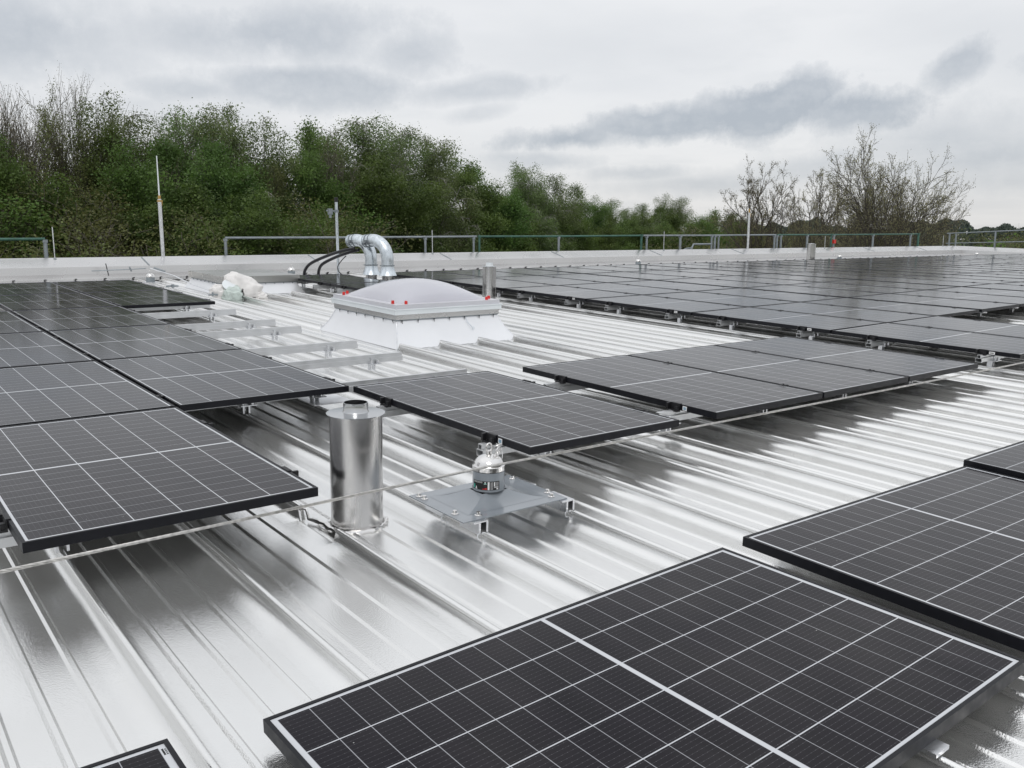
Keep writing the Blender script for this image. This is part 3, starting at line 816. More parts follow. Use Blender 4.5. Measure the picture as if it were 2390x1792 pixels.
# steel rope in three strands
rp = MB(); npt = 1500
for s_ in range(6):
    pts = []
    for q in range(npt + 1):
        f = q / npt; x = -2.4 + 12.5 * f
        Yl = -1.955 if x > 1.6 else -1.955 - (1.6 - x) * .042
        Yl += (.055 if 1.4 < x < 2.0 else 0) * 0
        Zl = .047 - .012 * math.sin(math.pi * min(1, max(0, (x - 1.7) / 8.4)))
        a = x * 62 + s_ * math.pi / 3
        pts.append((x, Yl + .0035 * math.cos(a), Zl + .0035 * math.sin(a) + h_roof(x, Yl)))
    rp.tube(pts, .0021, 4)
o = link('steel_rope', rp.mesh('steel_rope', M['cable'])); o.matrix_world = TM
tag(o, 'taut twisted steel lifeline rope crossing the picture in front of the flue', 'rope')

# thin rope at the far anchor
c = MB(); c.tube([(3.72, 9.95, .065), (3.95, 9.5, -.03), (4.0, 8.9, -.11), (4.02, 8.2, -.15), (4.0, 7.6, -.15)], .009, 6)
o = link('loose_rope', c.mesh('loose_rope', M['alu'])); o.matrix_world = TM
tag(o, 'slack pale rope hanging from the far left anchor towards the white sacks', 'rope')
c = MB(); c.tube([(3.66, 9.97, .065), (3.45, 10.02, .05), (3.2, 10.1, .04), (2.9, 10.15, .03)], .008, 6); c.tube([(3.42, 9.99, .09), (3.46, 10.05, .02)], .012, 5); c.tube([(3.78, 9.95, .07), (3.90, 9.80, .02)], .016, 6)
o = link('rope_tensioner', c.mesh('rope_tensioner', M['galv_dull'])); o.matrix_world = TM
tag(o, 'rope tensioner with turnbuckle left of the anchor at the top left panels', 'tensioner')
c = MB(); c.tube([(3.3, 10.8, -.10), (3.27, 10.82, .10)], .008, 6)
o = link('thin_rod', c.mesh('thin_rod', M['dark'])); o.matrix_world = TM
tag(o, 'thin dark upright rod at the foot of the parapet on the left', 'rod')

# ------------------------------------------------------------------ metal hatch and white sacks
hx0, hx1, hy0, hy1 = 4.17, 5.32, 7.98, 9.40
t = thing('roof_hatch', 'low square curb with flat sheet-metal lid in front of the parapet', 'roof hatch', 4.745, 8.69, 0)
c = MB(); frustum(c, -.66, .66, -.80, .80, PAN + .002, -.56, .56, -.70, .70, -.05, 5, .1); link('curb', c.mesh('curb', M['foil']), t)
c = MB(); c.box(-.575, .575, -.71, .71, -.058, -.049)
for q in range(8):
    c.lathe([(0, -.075), (.008, -.075), (.008, -.058)], 6, -.5 + q * .142, -.705); c.lathe([(0, -.075), (.008, -.075), (.008, -.058)], 6, -.57, -.6 + q * .17)
link('drip_edge', c.mesh('drip_edge', M['galv_dull']), t)
c = MB(); c.box(-.60, .60, -.735, .735, -.045, .052); link('lid', c.mesh('lid', M['lid'] if 'lid' in M else M['alu'], bevel=.004), t)

from mathutils import noise as mnoise
def lump(seed, rx, ry, rz, n=40, amp=.2, freq=2.2, slope=0., wr=.05):
    """crumpled plastic sack: ridged creases, flattened underneath"""
    c = MB(); rows = []; off = Vector((seed * 3.1, seed * 1.7, seed))
    for a in range(n + 1):
        th = math.pi * a / n; row = []
        for b_ in range(2 * n):
            f = math.pi * b_ / n
            d = Vector((math.sin(th) * math.cos(f), math.sin(th) * math.sin(f), math.cos(th)))
            k = 1 + amp * mnoise.noise(d * freq + off) - wr * abs(mnoise.noise(d * 5.5 + off)) * 2 - wr * .6 * abs(mnoise.noise(d * 13 + off))
            p = Vector([math.copysign(abs(v) ** .78, v) for v in d]) * k
            z = max(p.z, -.5) * (1 - slope * p.x)
            row.append((p.x * rx * (1 + .18 * (p.z < -.2)), p.y * ry, z * rz))
        row.append(row[0]); rows.append(row)
    c.strip(rows, smooth=True)
    bmesh.ops.remove_doubles(c.bm, verts=c.bm.verts, dist=1e-5)
    return c
t = thing('white_sack', 'crumpled translucent white plastic sacks with greenish bundle in front of the hatch', 'sack', 4.12, 7.42, PAN, R(-12))
t.scale = (.84, .86, .92)
b1 = link('sack_body', lump(11, .30, .20, .235, slope=.38, wr=.028).mesh('sack_body', M['sack']), t, (.14, .05, .13))
b2 = link('sack_body', lump(23, .15, .17, .15, wr=.025).mesh('sack_body', M['sack']), t, (-.24, .02, .08))
b3 = link('green_bundle', lump(5, .155, .14, .13, amp=.12, freq=3, wr=.035).mesh('green_bundle', M['film']), t, (-.05, -.15, .075), (R(15), 0, 0))
b4 = link('sack_corner', lump(31, .11, .12, .07, wr=.05).mesh('sack_corner', M['sack']), t, (.42, .0, .03))
c = MB(); c.lathe([(0, .005), (.09, .004), (.110, 0), (.09, -.005), (0, -.005)], 26)
link('lid_disc', c.mesh('lid_disc', M['white_plastic']), t, (-.10, -.13, .225), (R(42), R(6), 0))
rr = random.Random(8); c = MB()
for q in range(16):
    a = rr.uniform(-1.0, 1.0); c.tube([(.08 + rr.uniform(-.02, .03), -.20, .03 + rr.uniform(0, .13)), (.10 + rr.uniform(-.02, .05), -.24, .03 + rr.uniform(0, .15))], .004, 4)
link('dark_fringe', c.mesh('dark_fringe', M['dark']), t)
c = MB(); c.tube([(-.05, 0, 0), (.02, 0, .006), (.08, 0, .0)], .012, 6); c.box(.0, .02, -.012, .012, -.02, .035)
o = link('loose_clamp', c.mesh('loose_clamp', M['galv_dull'])); o.matrix_world = roof_matrix(3.78, 7.35, -.14)
tag(o, 'small metal rope clip lying on the seam left of the white sacks', 'clip')
c = MB(); c.tube([(-.08, 0, 0), (.0, .02, .006), (.10, 0, .0)], .014, 6); c.box(.0, .03, -.02, .02, -.02, .03)
o = link('loose_clamp', c.mesh('loose_clamp', M['galv_dull'])); o.matrix_world = roof_matrix(3.72, 8.9, -.14)
tag(o, 'metal clip on the seam between the top left panels and the hatch', 'clip')

# ------------------------------------------------------------------ galvanised vent elbows
def elbow(x, Y, label, zc):
    t = thing('vent_elbow', label, 'vent pipe', x, Y, 0, R(-72), 'vent elbows', upright=True)
    r = .098
    c = MB(); c.lathe([(.093, PAN - .1), (.093, zc + .01)], 32); link('riser', c.mesh('riser', M['flue']), t)
    c = MB(); c.lathe([(.145, zc), (.142, zc + .004), (.102, zc + .135), (.102, zc + .15)], 36); link('rain_cone', c.mesh('rain_cone', M['galv']), t)
    c = MB(); c.lathe([(.104, zc + .15), (.113, zc + .152), (.113, zc + .166), (.104, zc + .168)], 36)
    c.tube([(-.14, -.02, zc + .160), (-.10, -.05, zc + .160)], .009, 6); c.tube([(.12, -.02, zc + .160), (.155, -.02, zc + .160)], .007, 6); c.tube([(-.02, -.125, zc + .160), (.03, -.122, zc + .160)], .008, 6)
    link('clamp_ring', c.mesh('clamp_ring', M['galv_dull']), t)
    Rb = .30; pts = []
    zs = zc + .16
    for q in range(5): pts.append((0, 0, zs + .10 * q / 4))
    for q in range(1, 25):
        a = q / 24 * R(98); pts.append((-Rb + Rb * math.cos(a), 0, zs + .10 + Rb * math.sin(a)))
    d = Vector(pts[-1]) - Vector(pts[-2]); d.normalize(); e = Vector(pts[-1])
    c = MB(); c.tube(pts, r, 32, caps=False); link('elbow_pipe', c.mesh('elbow_pipe', M['galv']), t)
    c = MB(); c.tube([e - d * .02, e + d * .125], r - .001, 32, caps=False); c.tube([e + d * .125, e + d * .02], r - .004, 32, caps=False); link('outlet', c.mesh('outlet', M['galv']), t)
    for q, s_ in enumerate((-.005, .07, .12)):
        c = MB(); c.tube([e + d * (s_ - .007), e + d * (s_ - .006), e + d * (s_ + .006), e + d * (s_ + .007)], [r, r + .007, r + .007, r], 32, caps=False); link('band', c.mesh('band', M['galv_dull' if q < 2 else 'galv']), t)
    c = MB(); k = e + d * .03; c.box(k.x - .02, k.x + .02, -r - .03, -r + .0, k.z - .035, k.z + .01); c.tube([(k.x - .03, -r - .02, k.z - .01), (k.x + .04, -r - .02, k.z - .01)], .007, 6)
    link('band_bolt', c.mesh('band_bolt', M['galv_dull']), t)
    return t
elbow(6.76, 7.74, 'galvanised vent elbow nearer the camera, bent to the left', .015)
elbow(6.74, 8.24, 'galvanised vent elbow farther back, its open mouth to the left', -.002)
# hoses
def hose(name, pts, r, label, cat='hose'):
    # smooth through control points
    P = [Vector(p) for p in pts]; out = []
    for i_ in range(len(P) - 1):
        p0, p1, p2, p3 = P[max(i_ - 1, 0)], P[i_], P[i_ + 1], P[min(i_ + 2, len(P) - 1)]
        for q in range(8):
            s_ = q / 8
            out.append(.5 * ((2 * p1) + (-p0 + p2) * s_ + (2 * p0 - 5 * p1 + 4 * p2 - p3) * s_ ** 2 + (-p0 + 3 * p1 - 3 * p2 + p3) * s_ ** 3))
    out.append(P[-1]); c = MB(); c.tube(out, r, 10)
    o = link(name, c.mesh(name, M['rubber'])); o.matrix_world = TM
    return tag(o, label, cat)
hose('black_hose', [(6.52, 8.40, .42), (6.40, 8.62, .37), (6.28, 8.95, .27), (6.12, 9.2, .14), (6.05, 9.28, .02), (6.04, 9.3, -.1), (6.04, 9.3, -.2)], .026, 'thick black insulated hose arching down left of the vents, the outer one')
hose('black_hose', [(6.58, 8.36, .40), (6.48, 8.62, .33), (6.40, 8.95, .23), (6.30, 9.15, .12), (6.27, 9.22, 0), (6.27, 9.22, -.1), (6.27, 9.22, -.2)], .026, 'thick black insulated hose arching down left of the vents, the inner one')
hose('thin_cable', [(6.62, 8.9, .27), (6.60, 9.0, .2), (6.62, 9.2, .08), (6.72, 9.35, -.03), (6.86, 9.35, -.12), (6.95, 9.3, -.15)], .009, 'thin black cable dangling beside the vent hoses', 'cable')

# ------------------------------------------------------------------ mast with sensor, lightning rods, guard rail (all plumb)
mast = thing('antenna_mast', 'grey metal mast with black cap and small sensor beside the vent elbows', 'mast', 7.24, 10.4, PAN, 0, upright=True)
c = MB(); c.tube([(0, 0, 0), (0, 0, 1.40)], .026, 16); link('pole', c.mesh('pole', M['galv']), mast)
c = MB(); c.lathe([(.034, 1.39), (.034, 1.47), (.028, 1.475), (0, 1.475)], 16); link('cap', c.mesh('cap', M['clamp']), mast)
c = MB(); c.tube([(0, 0, 1.22), (-.10, -.02, 1.23)], .012, 8); c.box(-.17, -.10, -.05, .02, 1.16, 1.27); c.box(-.21, -.10, -.03, .0, 1.22, 1.245); c.box(-.15, -.12, -.04, .01, 1.10, 1.16); c.box(-.03, .03, -.03, .03, 1.20, 1.25)
link('sensor', c.mesh('sensor', M['galv_dull']), mast)
def plumb(x, Y, Z):
    p = RP(x, Y, Z); return p
def rod(x, Y, zb, ztop, r, label, name='lightning_rod', mats='galv'):
    t = bpy.data.objects.new(name, None); COL.objects.link(t); t.location = RP(x, Y, zb, False); tag(t, label, 'lightning rod', 'lightning rods')
    return t, (ztop - zb)
LZ = .12
t, H = rod(4.42, 11.6, LZ, 1.72, .03, 'tall lightning rod with thick lower tube and thin tip behind the left parapet')
c = MB(); c.tube([(0, 0, -.5), (0, 0, 1.04)], .032, 14); link('lower_tube', c.mesh('lower_tube', M['alu']), t)
c = MB(); c.tube([(0, 0, 1.03), (0, 0, 1.10)], .026, 10); c.tube([(.02, 0, .92), (.04, 0, 1.02)], .018, 8); c.box(-.035, .035, -.035, .035, .99, 1.02); link('coupling', c.mesh('coupling', M['brass']), t)
c = MB(); c.tube([(0, 0, 1.08), (0, 0, 1.78)], [.013, .009], 10); link('tip', c.mesh('tip', M['white_plastic']), t)
t, H = rod(21.03, 11.6, .12, 1.3, .03, 'lightning rod standing before the bare trees on the right')
c = MB(); c.tube([(0, 0, -.5), (0, 0, 1.07)], .036, 14); link('lower_tube', c.mesh('lower_tube', M['alu']), t)
c = MB(); c.tube([(0, 0, 1.06), (0, 0, 1.18)], .022, 10); c.tube([(.05, 0, .95), (.055, 0, 1.05)], .022, 8); link('coupling', c.mesh('coupling', M['brass']), t)
for x, H, lab in ((2.67, .54, 'short thin lightning rod beside the gap in the railing at the left'), (10.09, .52, 'short thin lightning rod between two railing posts in the middle'),
                  (17.42, .52, 'short thin lightning rod left of the bent scaffold tube'), (24.93, .40, 'short thin lightning rod behind the short far flue'), (32.6, .42, 'short thin lightning rod at the far right parapet corner')):
    t, _ = rod(x, 11.58, .125, 0, 0, lab)
    c = MB(); c.tube([(0, 0, 0), (0, 0, H)], .0085, 8); link('rod_shaft', c.mesh('rod_shaft', M['alu']), t)
    c = MB(); c.lathe([(.03, 0), (.03, .02), (.012, .035)], 10); c.tube([(-.05, 0, .008), (.05, 0, .008)], .008, 6); link('foot', c.mesh('foot', M['galv_dull']), t)

YR = 12.0
def rail_z(x): return .452 + (x - 2) * .0045
def guard(x0, x1, posts, label, green=False, extra=None):
    """one run of scaffold guard rail: top tube and its posts"""
    o0 = bpy.data.objects.new('guard_rail', None); COL.objects.link(o0); o0.location = RP(x0, YR, 0, False)
    tag(o0, label, 'guard rail', 'guard rails beyond the parapet')
    base = o0.location
    def W(x, Z, dy=0): return RP(x, YR + dy, Z, False) - base
    c = MB(); c.tube([W(x0, rail_z(x0)), W((x0 + x1) / 2, rail_z((x0 + x1) / 2) - .006), W(x1, rail_z(x1))], .024, 10)
    link('top_tube', c.mesh('top_tube', M['green' if green else 'galv_dull']), o0)
    for x, gcol, rr_ in posts:
        rr_ *= .68
        p = W(x, rail_z(x) + (.03 if gcol else -.01)); q = W(x, -1.3)
        c = MB(); c.tube([(p.x, p.y, q.z), (p.x, p.y, p.z)], rr_, 10); c.box(p.x - rr_ * 1.12, p.x + rr_ * 1.12, p.y - rr_ * 1.12, p.y + rr_ * 1.12, p.z - .05, p.z - .0)
        link('post', c.mesh('post', M['green' if gcol else 'galv_dull']), o0)
    if extra: extra(o0, W)
    return o0
guard(-4, 2.62, [(2.62, 0, .045)], 'green tube guard rail ending left of the tall lightning rod', True)
guard(5.70, 11.56, [(5.70, 0, .04), (10.17, 0, .038), (11.48, 0, .036)], 'grey tube guard rail between the mast and the first green post')
guard(11.64, 17.0, [(11.64, 1, .036), (14.06, 0, .04), (16.98, 1, .045)], 'guard rail run with green posts at both ends, middle of the parapet', True)
def brace(o0, W):
    c = MB(); a = [W(18.9 + .45 * math.cos(u), -.25 + .42 * math.sin(u)) for u in [k * math.pi / 10 for k in range(11)]]
    c.tube(a, .022, 8); c.tube([W(19.0, .12), W(19.1, .28), W(19.9, .28)], .026, 8); c.tube([W(19.0, .2), W(18.9, -.2)], .018, 8); link('bent_brace', c.mesh('bent_brace', M['galv_dull']), o0)
guard(17.05, 22.9, [(17.19, 0, .042), (18.53, 0, .05), (19.87, 0, .04), (20.01, 0, .045), (20.18, 0, .036), (21.53, 0, .04), (22.84, 0, .045)], 'guard rail run with a bent scaffold tube, left of the right lightning rod', False, brace)
def mid2(o0, W):
    c = MB(); c.tube([W(22.97, -.02), W(31.5, .02)], .02, 8); link('lower_tube', c.mesh('lower_tube', M['galv_dull']), o0)
    c = MB(); p = W(26.06, .33); c.box(p.x - .06, p.x + .06, p.y - .06, p.y + .0, p.z - .06, p.z + .06); link('red_coupler', c.mesh('red_coupler', M['red']), o0)
guard(22.97, 31.5, [(22.97, 0, .045), (23.17, 0, .045), (24.56, 0, .05), (25.9, 1, .04), (26.06, 0, .045), (28.45, 0, .05), (30.98, 0, .05), (31.53, 1, .055)], 'guard rail run in front of the bare trees with a red coupler', True, mid2)
# run along the right-hand edge coming towards the viewer
o0 = bpy.data.objects.new('guard_rail', None); COL.objects.link(o0); o0.location = RP(34.3, 12.3, 0, False)
tag(o0, 'guard rail run coming forward at the far right, ending in a thick green post', 'guard rail', 'guard rails beyond the parapet')
base = o0.location.copy()
def W2(Y, Z, dx=0): return RP(34.3 + dx, Y, Z, False) - base
c = MB(); c.tube([W2(12.3, .60), W2(9.0, .84)], .021, 8); link('top_tube', c.mesh('top_tube', M['galv_dull']), o0)
c = MB(); c.tube([W2(12.3, .22), W2(9.0, .42)], .018, 8); link('lower_tube', c.mesh('lower_tube', M['galv_dull']), o0)
for Y, gcol, r_, zt in ((12.2, 0, .032, .6), (11.95, 0, .032, .6), (10.5, 0, .032, .73), (9.15, 0, .032, .8), (8.95, 1, .07, .86)):
    c = MB(); p = W2(Y, zt); q = W2(Y, -.6); c.tube([(p.x, p.y, q.z), (p.x, p.y, p.z)], r_, 10); link('post', c.mesh('post', M['green' if gcol else 'galv_dull']), o0)

# ------------------------------------------------------------------ trees
def bark_mat(name, c, c2):
    m = mat(name, c, .85); t = m.node_tree; b = t.nodes['Principled BSDF']
    tc = N(t, 'ShaderNodeTexCoord'); n = N(t, 'ShaderNodeTexNoise'); n.inputs['Scale'].default_value = 3; t.links.new(tc.outputs['Object'], n.inputs['Vector'])
    t.links.new(ramp(t, n.outputs[0], [(.35, c), (.65, c2)]), b.inputs['Base Color']); return m
def leaf_mat(name, c, c2):
    m = mat(name, c, .6); t = m.node_tree; b = t.nodes['Principled BSDF']
    tc = N(t, 'ShaderNodeTexCoord'); n = N(t, 'ShaderNodeTexNoise'); n.inputs['Scale'].default_value = .55; n.inputs['Detail'].default_value = 4
    t.links.new(tc.outputs['Object'], n.inputs['Vector'])
    oi = N(t, 'ShaderNodeObjectInfo')
    col = ramp(t, n.outputs[0], [(.32, c), (.68, c2)])
    hs = N(t, 'ShaderNodeHueSaturation'); t.links.new(col, hs.inputs['Color'])
    t.links.new(mth(t, 'ADD', .48, mth(t, 'MULTIPLY', oi.outputs['Random'], .035)), hs.inputs['Hue'])
    t.links.new(mth(t, 'ADD', .82, mth(t, 'MULTIPLY', oi.outputs['Random'], .38)), hs.inputs['Value'])
    t.links.new(hs.outputs[0], b.inputs['Base Color'])
    tr = N(t, 'ShaderNodeBsdfTranslucent'); t.links.new(hs.outputs[0], tr.inputs[0])
    mx = N(t, 'ShaderNodeMixShader'); mx.inputs[0].default_value = .35
    t.links.new(b.outputs[0], mx.inputs[1]); t.links.new(tr.outputs[0], mx.inputs[2])
    t.links.new(mx.outputs[0], t.nodes['Material Output'].inputs[0]); return m
BK_D = bark_mat('bark_dark', (.030, .026, .020), (.060, .052, .040))
BK_G = bark_mat('bark_grey', (.075, .068, .055), (.14, .125, .10))
BK_W = bark_mat('bark_birch', (.16, .15, .14), (.30, .29, .27))
LF = {'green': leaf_mat('leaves_green', (.066, .122, .024), (.145, .235, .052)), 'dark': leaf_mat('leaves_dark', (.046, .086, .016), (.112, .175, .034)),
      'birch': leaf_mat('leaves_birch', (.098, .145, .050), (.185, .245, .090)), 'olive': leaf_mat('leaves_olive', (.088, .105, .032), (.160, .180, .055)),
      'bud': leaf_mat('leaf_buds', (.13, .125, .06), (.24, .22, .12)), 'lime': leaf_mat('leaves_lime', (.055, .10, .018), (.11, .18, .035)),
      'far': leaf_mat('leaves_far', (.030, .048, .035), (.045, .065, .045))}  # 'far': blue-green cast of distance haze is put into the leaf colour

def tree_meshes(seed, H=18., trunk_r=.2, first=.25, levels=4, spread=38, ratio=.62, kids=(5, 4, 4, 3), up=.25, droop=0., wob=.16,
                leaf=.14, nleaf=9, lscat=.5, lmin=2, bark=None, leafm=None, stems=1, leafdroop=0., width=1.0, topw=.45):
    rr = random.Random(seed); B = MB(); V = []; F = []
    def leaves(p, d, n):
        for _ in range(n):
            q = p + Vector((rr.gauss(0, lscat), rr.gauss(0, lscat), rr.gauss(0, lscat * .8) - leafdroop * rr.random()))
            s = leaf * rr.uniform(.55, 1.35)
            a = Vector((rr.gauss(0, 1), rr.gauss(0, 1), rr.gauss(0, .7))).normalized(); b_ = a.orthogonal().normalized()
            b_ = (b_ * math.cos(rr.random() * 6.28) + a.cross(b_) * math.sin(rr.random() * 6.28))
            i_ = len(V)
            V.extend([q - a * s * .6, q + b_ * s * .38, q + a * s * .6, q - b_ * s * .38]); F.append((i_, i_ + 1, i_ + 2, i_ + 3))
    def grow(p, d, L, r, lev):
        n = max(3, int(6 - lev)); pts = [p.copy()]; rad = [r]
        q = p.copy(); dd = d.copy()
        seg = L / n
        for k in range(n):
            dd = (dd + Vector((rr.gauss(0, wob), rr.gauss(0, wob), rr.gauss(0, wob * .6) + up * .12 * (lev > 0) - droop * .22 * max(0, lev - 1)))).normalized()
            q = q + dd * seg; pts.append(q.copy()); rad.append(r * (1 - .82 * (k + 1) / n) + .006)
        sides = 7 if lev == 0 else (5 if lev == 1 else 3)
        B.tube(pts, rad, sides, caps=False)
        if lev >= lmin:
            for k in range(1, n + 1): leaves(pts[k], dd, nleaf if k < n else nleaf + 2)
        if lev < levels - 1:
            m = kids[lev]
            f0 = first if lev == 0 else .22
            for c in range(m):
                f = f0 + (1 - f0) * (c + rr.random() * .8) / m
                k = min(n - 1, int(f * n)); fr = f * n - k
                b0 = pts[k].lerp(pts[k + 1], min(1, max(0, fr)))
                u = dd.orthogonal().normalized(); ang = c * 2.4 + rr.uniform(-.5, .5)
                t0 = (pts[k + 1] - pts[k]).normalized(); o1 = t0.orthogonal().normalized(); o2 = t0.cross(o1)
                sp = R(spread * rr.uniform(.7, 1.25))
                nd = (t0 * math.cos(sp) + (o1 * math.cos(ang) + o2 * math.sin(ang)) * math.sin(sp)).normalized()
                shape = (1 - topw * f) if lev == 0 else (1 - .3 * f)
                grow(b0, nd, L * ratio * shape * rr.uniform(.75, 1.15), rad[k] * .62, lev + 1)
    for s_ in range(stems):
        d0 = Vector((rr.gauss(0, .12 * (stems > 1)) * 2.2, rr.gauss(0, .12 * (stems > 1)) * 2.2, 1)).normalized()
        grow(Vector((rr.gauss(0, .25) * (stems > 1), rr.gauss(0, .25) * (stems > 1), 0)), d0, H * rr.uniform(.85, 1.0), trunk_r, 0)
    hi = sorted([v.co.z for v in B.bm.verts] + [v.z for v in V[::4]]); zmax = hi[int(len(hi) * .9985)]
    top_ = [v.co for v in B.bm.verts if v.co.z > zmax * .66] + [v for v in V if v.z > zmax * .66]
    xs_ = sorted(v.x for v in top_); ys_ = sorted(v.y for v in top_); ox = xs_[len(xs_) // 2]; oy = ys_[len(ys_) // 2]
    for v in B.bm.verts: v.co.x -= ox; v.co.y -= oy
    for v in V: v.x -= ox; v.y -= oy
    tm = B.mesh('trunk', bark, recalc=False)
    cmz = bpy.data.meshes.new('crown'); cmz.from_pydata([v[:] for v in V], [], F); cmz.materials.append(leafm)
    return tm, cmz, zmax
KINDS = {
    'bare':   [tree_meshes(s, 15, .17, .30, 4, 26, .54, (14, 9, 7), up=.9, wob=.10, leaf=.06, nleaf=1, lscat=.14, lmin=2, bark=BK_G, leafm=LF['bud'], stems=2, topw=.35) for s in (1, 2)],
    'thin':   [tree_meshes(s, 17, .14, .28, 4, 28, .44, (15, 8, 6), up=.8, wob=.12, leaf=.08, nleaf=10, lscat=.22, lmin=2, bark=BK_D, leafm=LF['olive'], stems=1, topw=.3) for s in (5, 6)],
    'birch':  [tree_meshes(s, 14, .15, .25, 4, 34, .40, (19, 10, 6), up=.5, droop=1.3, wob=.12, leaf=.08, nleaf=24, lscat=.24, lmin=2, bark=BK_W, leafm=LF['birch'], leafdroop=.8, stems=1, topw=.0) for s in (8, 9)],
    'dense':  [tree_meshes(s, 13, .19, .16, 4, 44, .42, (19, 9, 6), up=.4, wob=.16, leaf=.095, nleaf=28, lscat=.28, lmin=2, bark=BK_D, leafm=LF['dark'], topw=.2) for s in (12, 13)],
    'maple':  [tree_meshes(s, 11.5, .19, .16, 4, 48, .44, (18, 9, 6), up=.4, wob=.16, leaf=.095, nleaf=28, lscat=.28, lmin=2, bark=BK_D, leafm=LF['green'], topw=.25) for s in (15, 16)],
    'lime':   [tree_meshes(s, 10, .14, .10, 4, 48, .54, (13, 7, 4), up=.4, wob=.18, leaf=.10, nleaf=14, lscat=.30, lmin=1, bark=BK_D, leafm=LF['lime']) for s in (18,)],
    'olive':  [tree_meshes(s, 11, .14, .08, 4, 46, .54, (12, 7, 5), up=.5, wob=.20, leaf=.085, nleaf=9, lscat=.30, lmin=1, bark=BK_G, leafm=LF['olive'], stems=2) for s in (20, 21)],
    'spread': [tree_meshes(s, 12.5, .20, .45, 5, 36, .50, (8, 5, 4, 3), up=.30, wob=.10, leaf=.055, nleaf=2, lscat=.09, lmin=3, bark=BK_D, leafm=LF['bud'], stems=3) for s in (25, 26, 27)] + [tree_meshes(31, 11, .20, .52, 5, 34, .60, (12, 8, 6, 4), up=.25, wob=.09, leaf=.055, nleaf=3, lscat=.08, lmin=3, bark=BK_D, leafm=LF['bud'], stems=1, topw=.05)],
}
GZ = -9.5
lab_long = 0
EYE = CAMLOC.z
def at(px, dist):
    """ground point under image column px (photo is 2390 wide) at a horizontal distance"""
    a = math.atan((px - 1195) / 2053.4)
    f = Vector((fw.x, fw.y, 0)).normalized(); r_ = Vector((rt.x, rt.y, 0))
    d = (f * math.cos(a) + r_ * math.sin(a))
    p = CAMLOC + d * dist; return Vector((p.x, p.y, GZ)), dist * math.cos(a)
trnd = random.Random(77); firsts = {}
def tree(kind, px, top, dist, label, group=None, wide=1., v=0, name=None, sink=0.):
    """top = photo row of the crown top (horizon row is 552)"""
    p, depth = at(px, dist)
    Hh = (552 - top) / 2053.4 * depth + EYE - GZ
    tm, cm_, zm = KINDS[kind][v % len(KINDS[kind])]
    s = Hh / zm
    o = bpy.data.objects.new(name or {'bare': 'bare_tree', 'thin': 'bare_tree', 'birch': 'birch_tree', 'dense': 'leafy_tree', 'maple': 'leafy_tree', 'lime': 'bush', 'olive': 'bush', 'spread': 'bare_tree'}[kind], None)
    COL.objects.link(o); o.location = p; o.scale = (s * wide, s * wide, s); o.rotation_euler.z = random.Random(int(px * 7 + top)).uniform(0, 6.28)
    tag(o, label, 'bush' if kind in ('lime', 'olive') else 'tree', group)
    link('trunk', tm, o); link('crown', cm_, o)
    return o
G1 = 'trees behind the parapet'
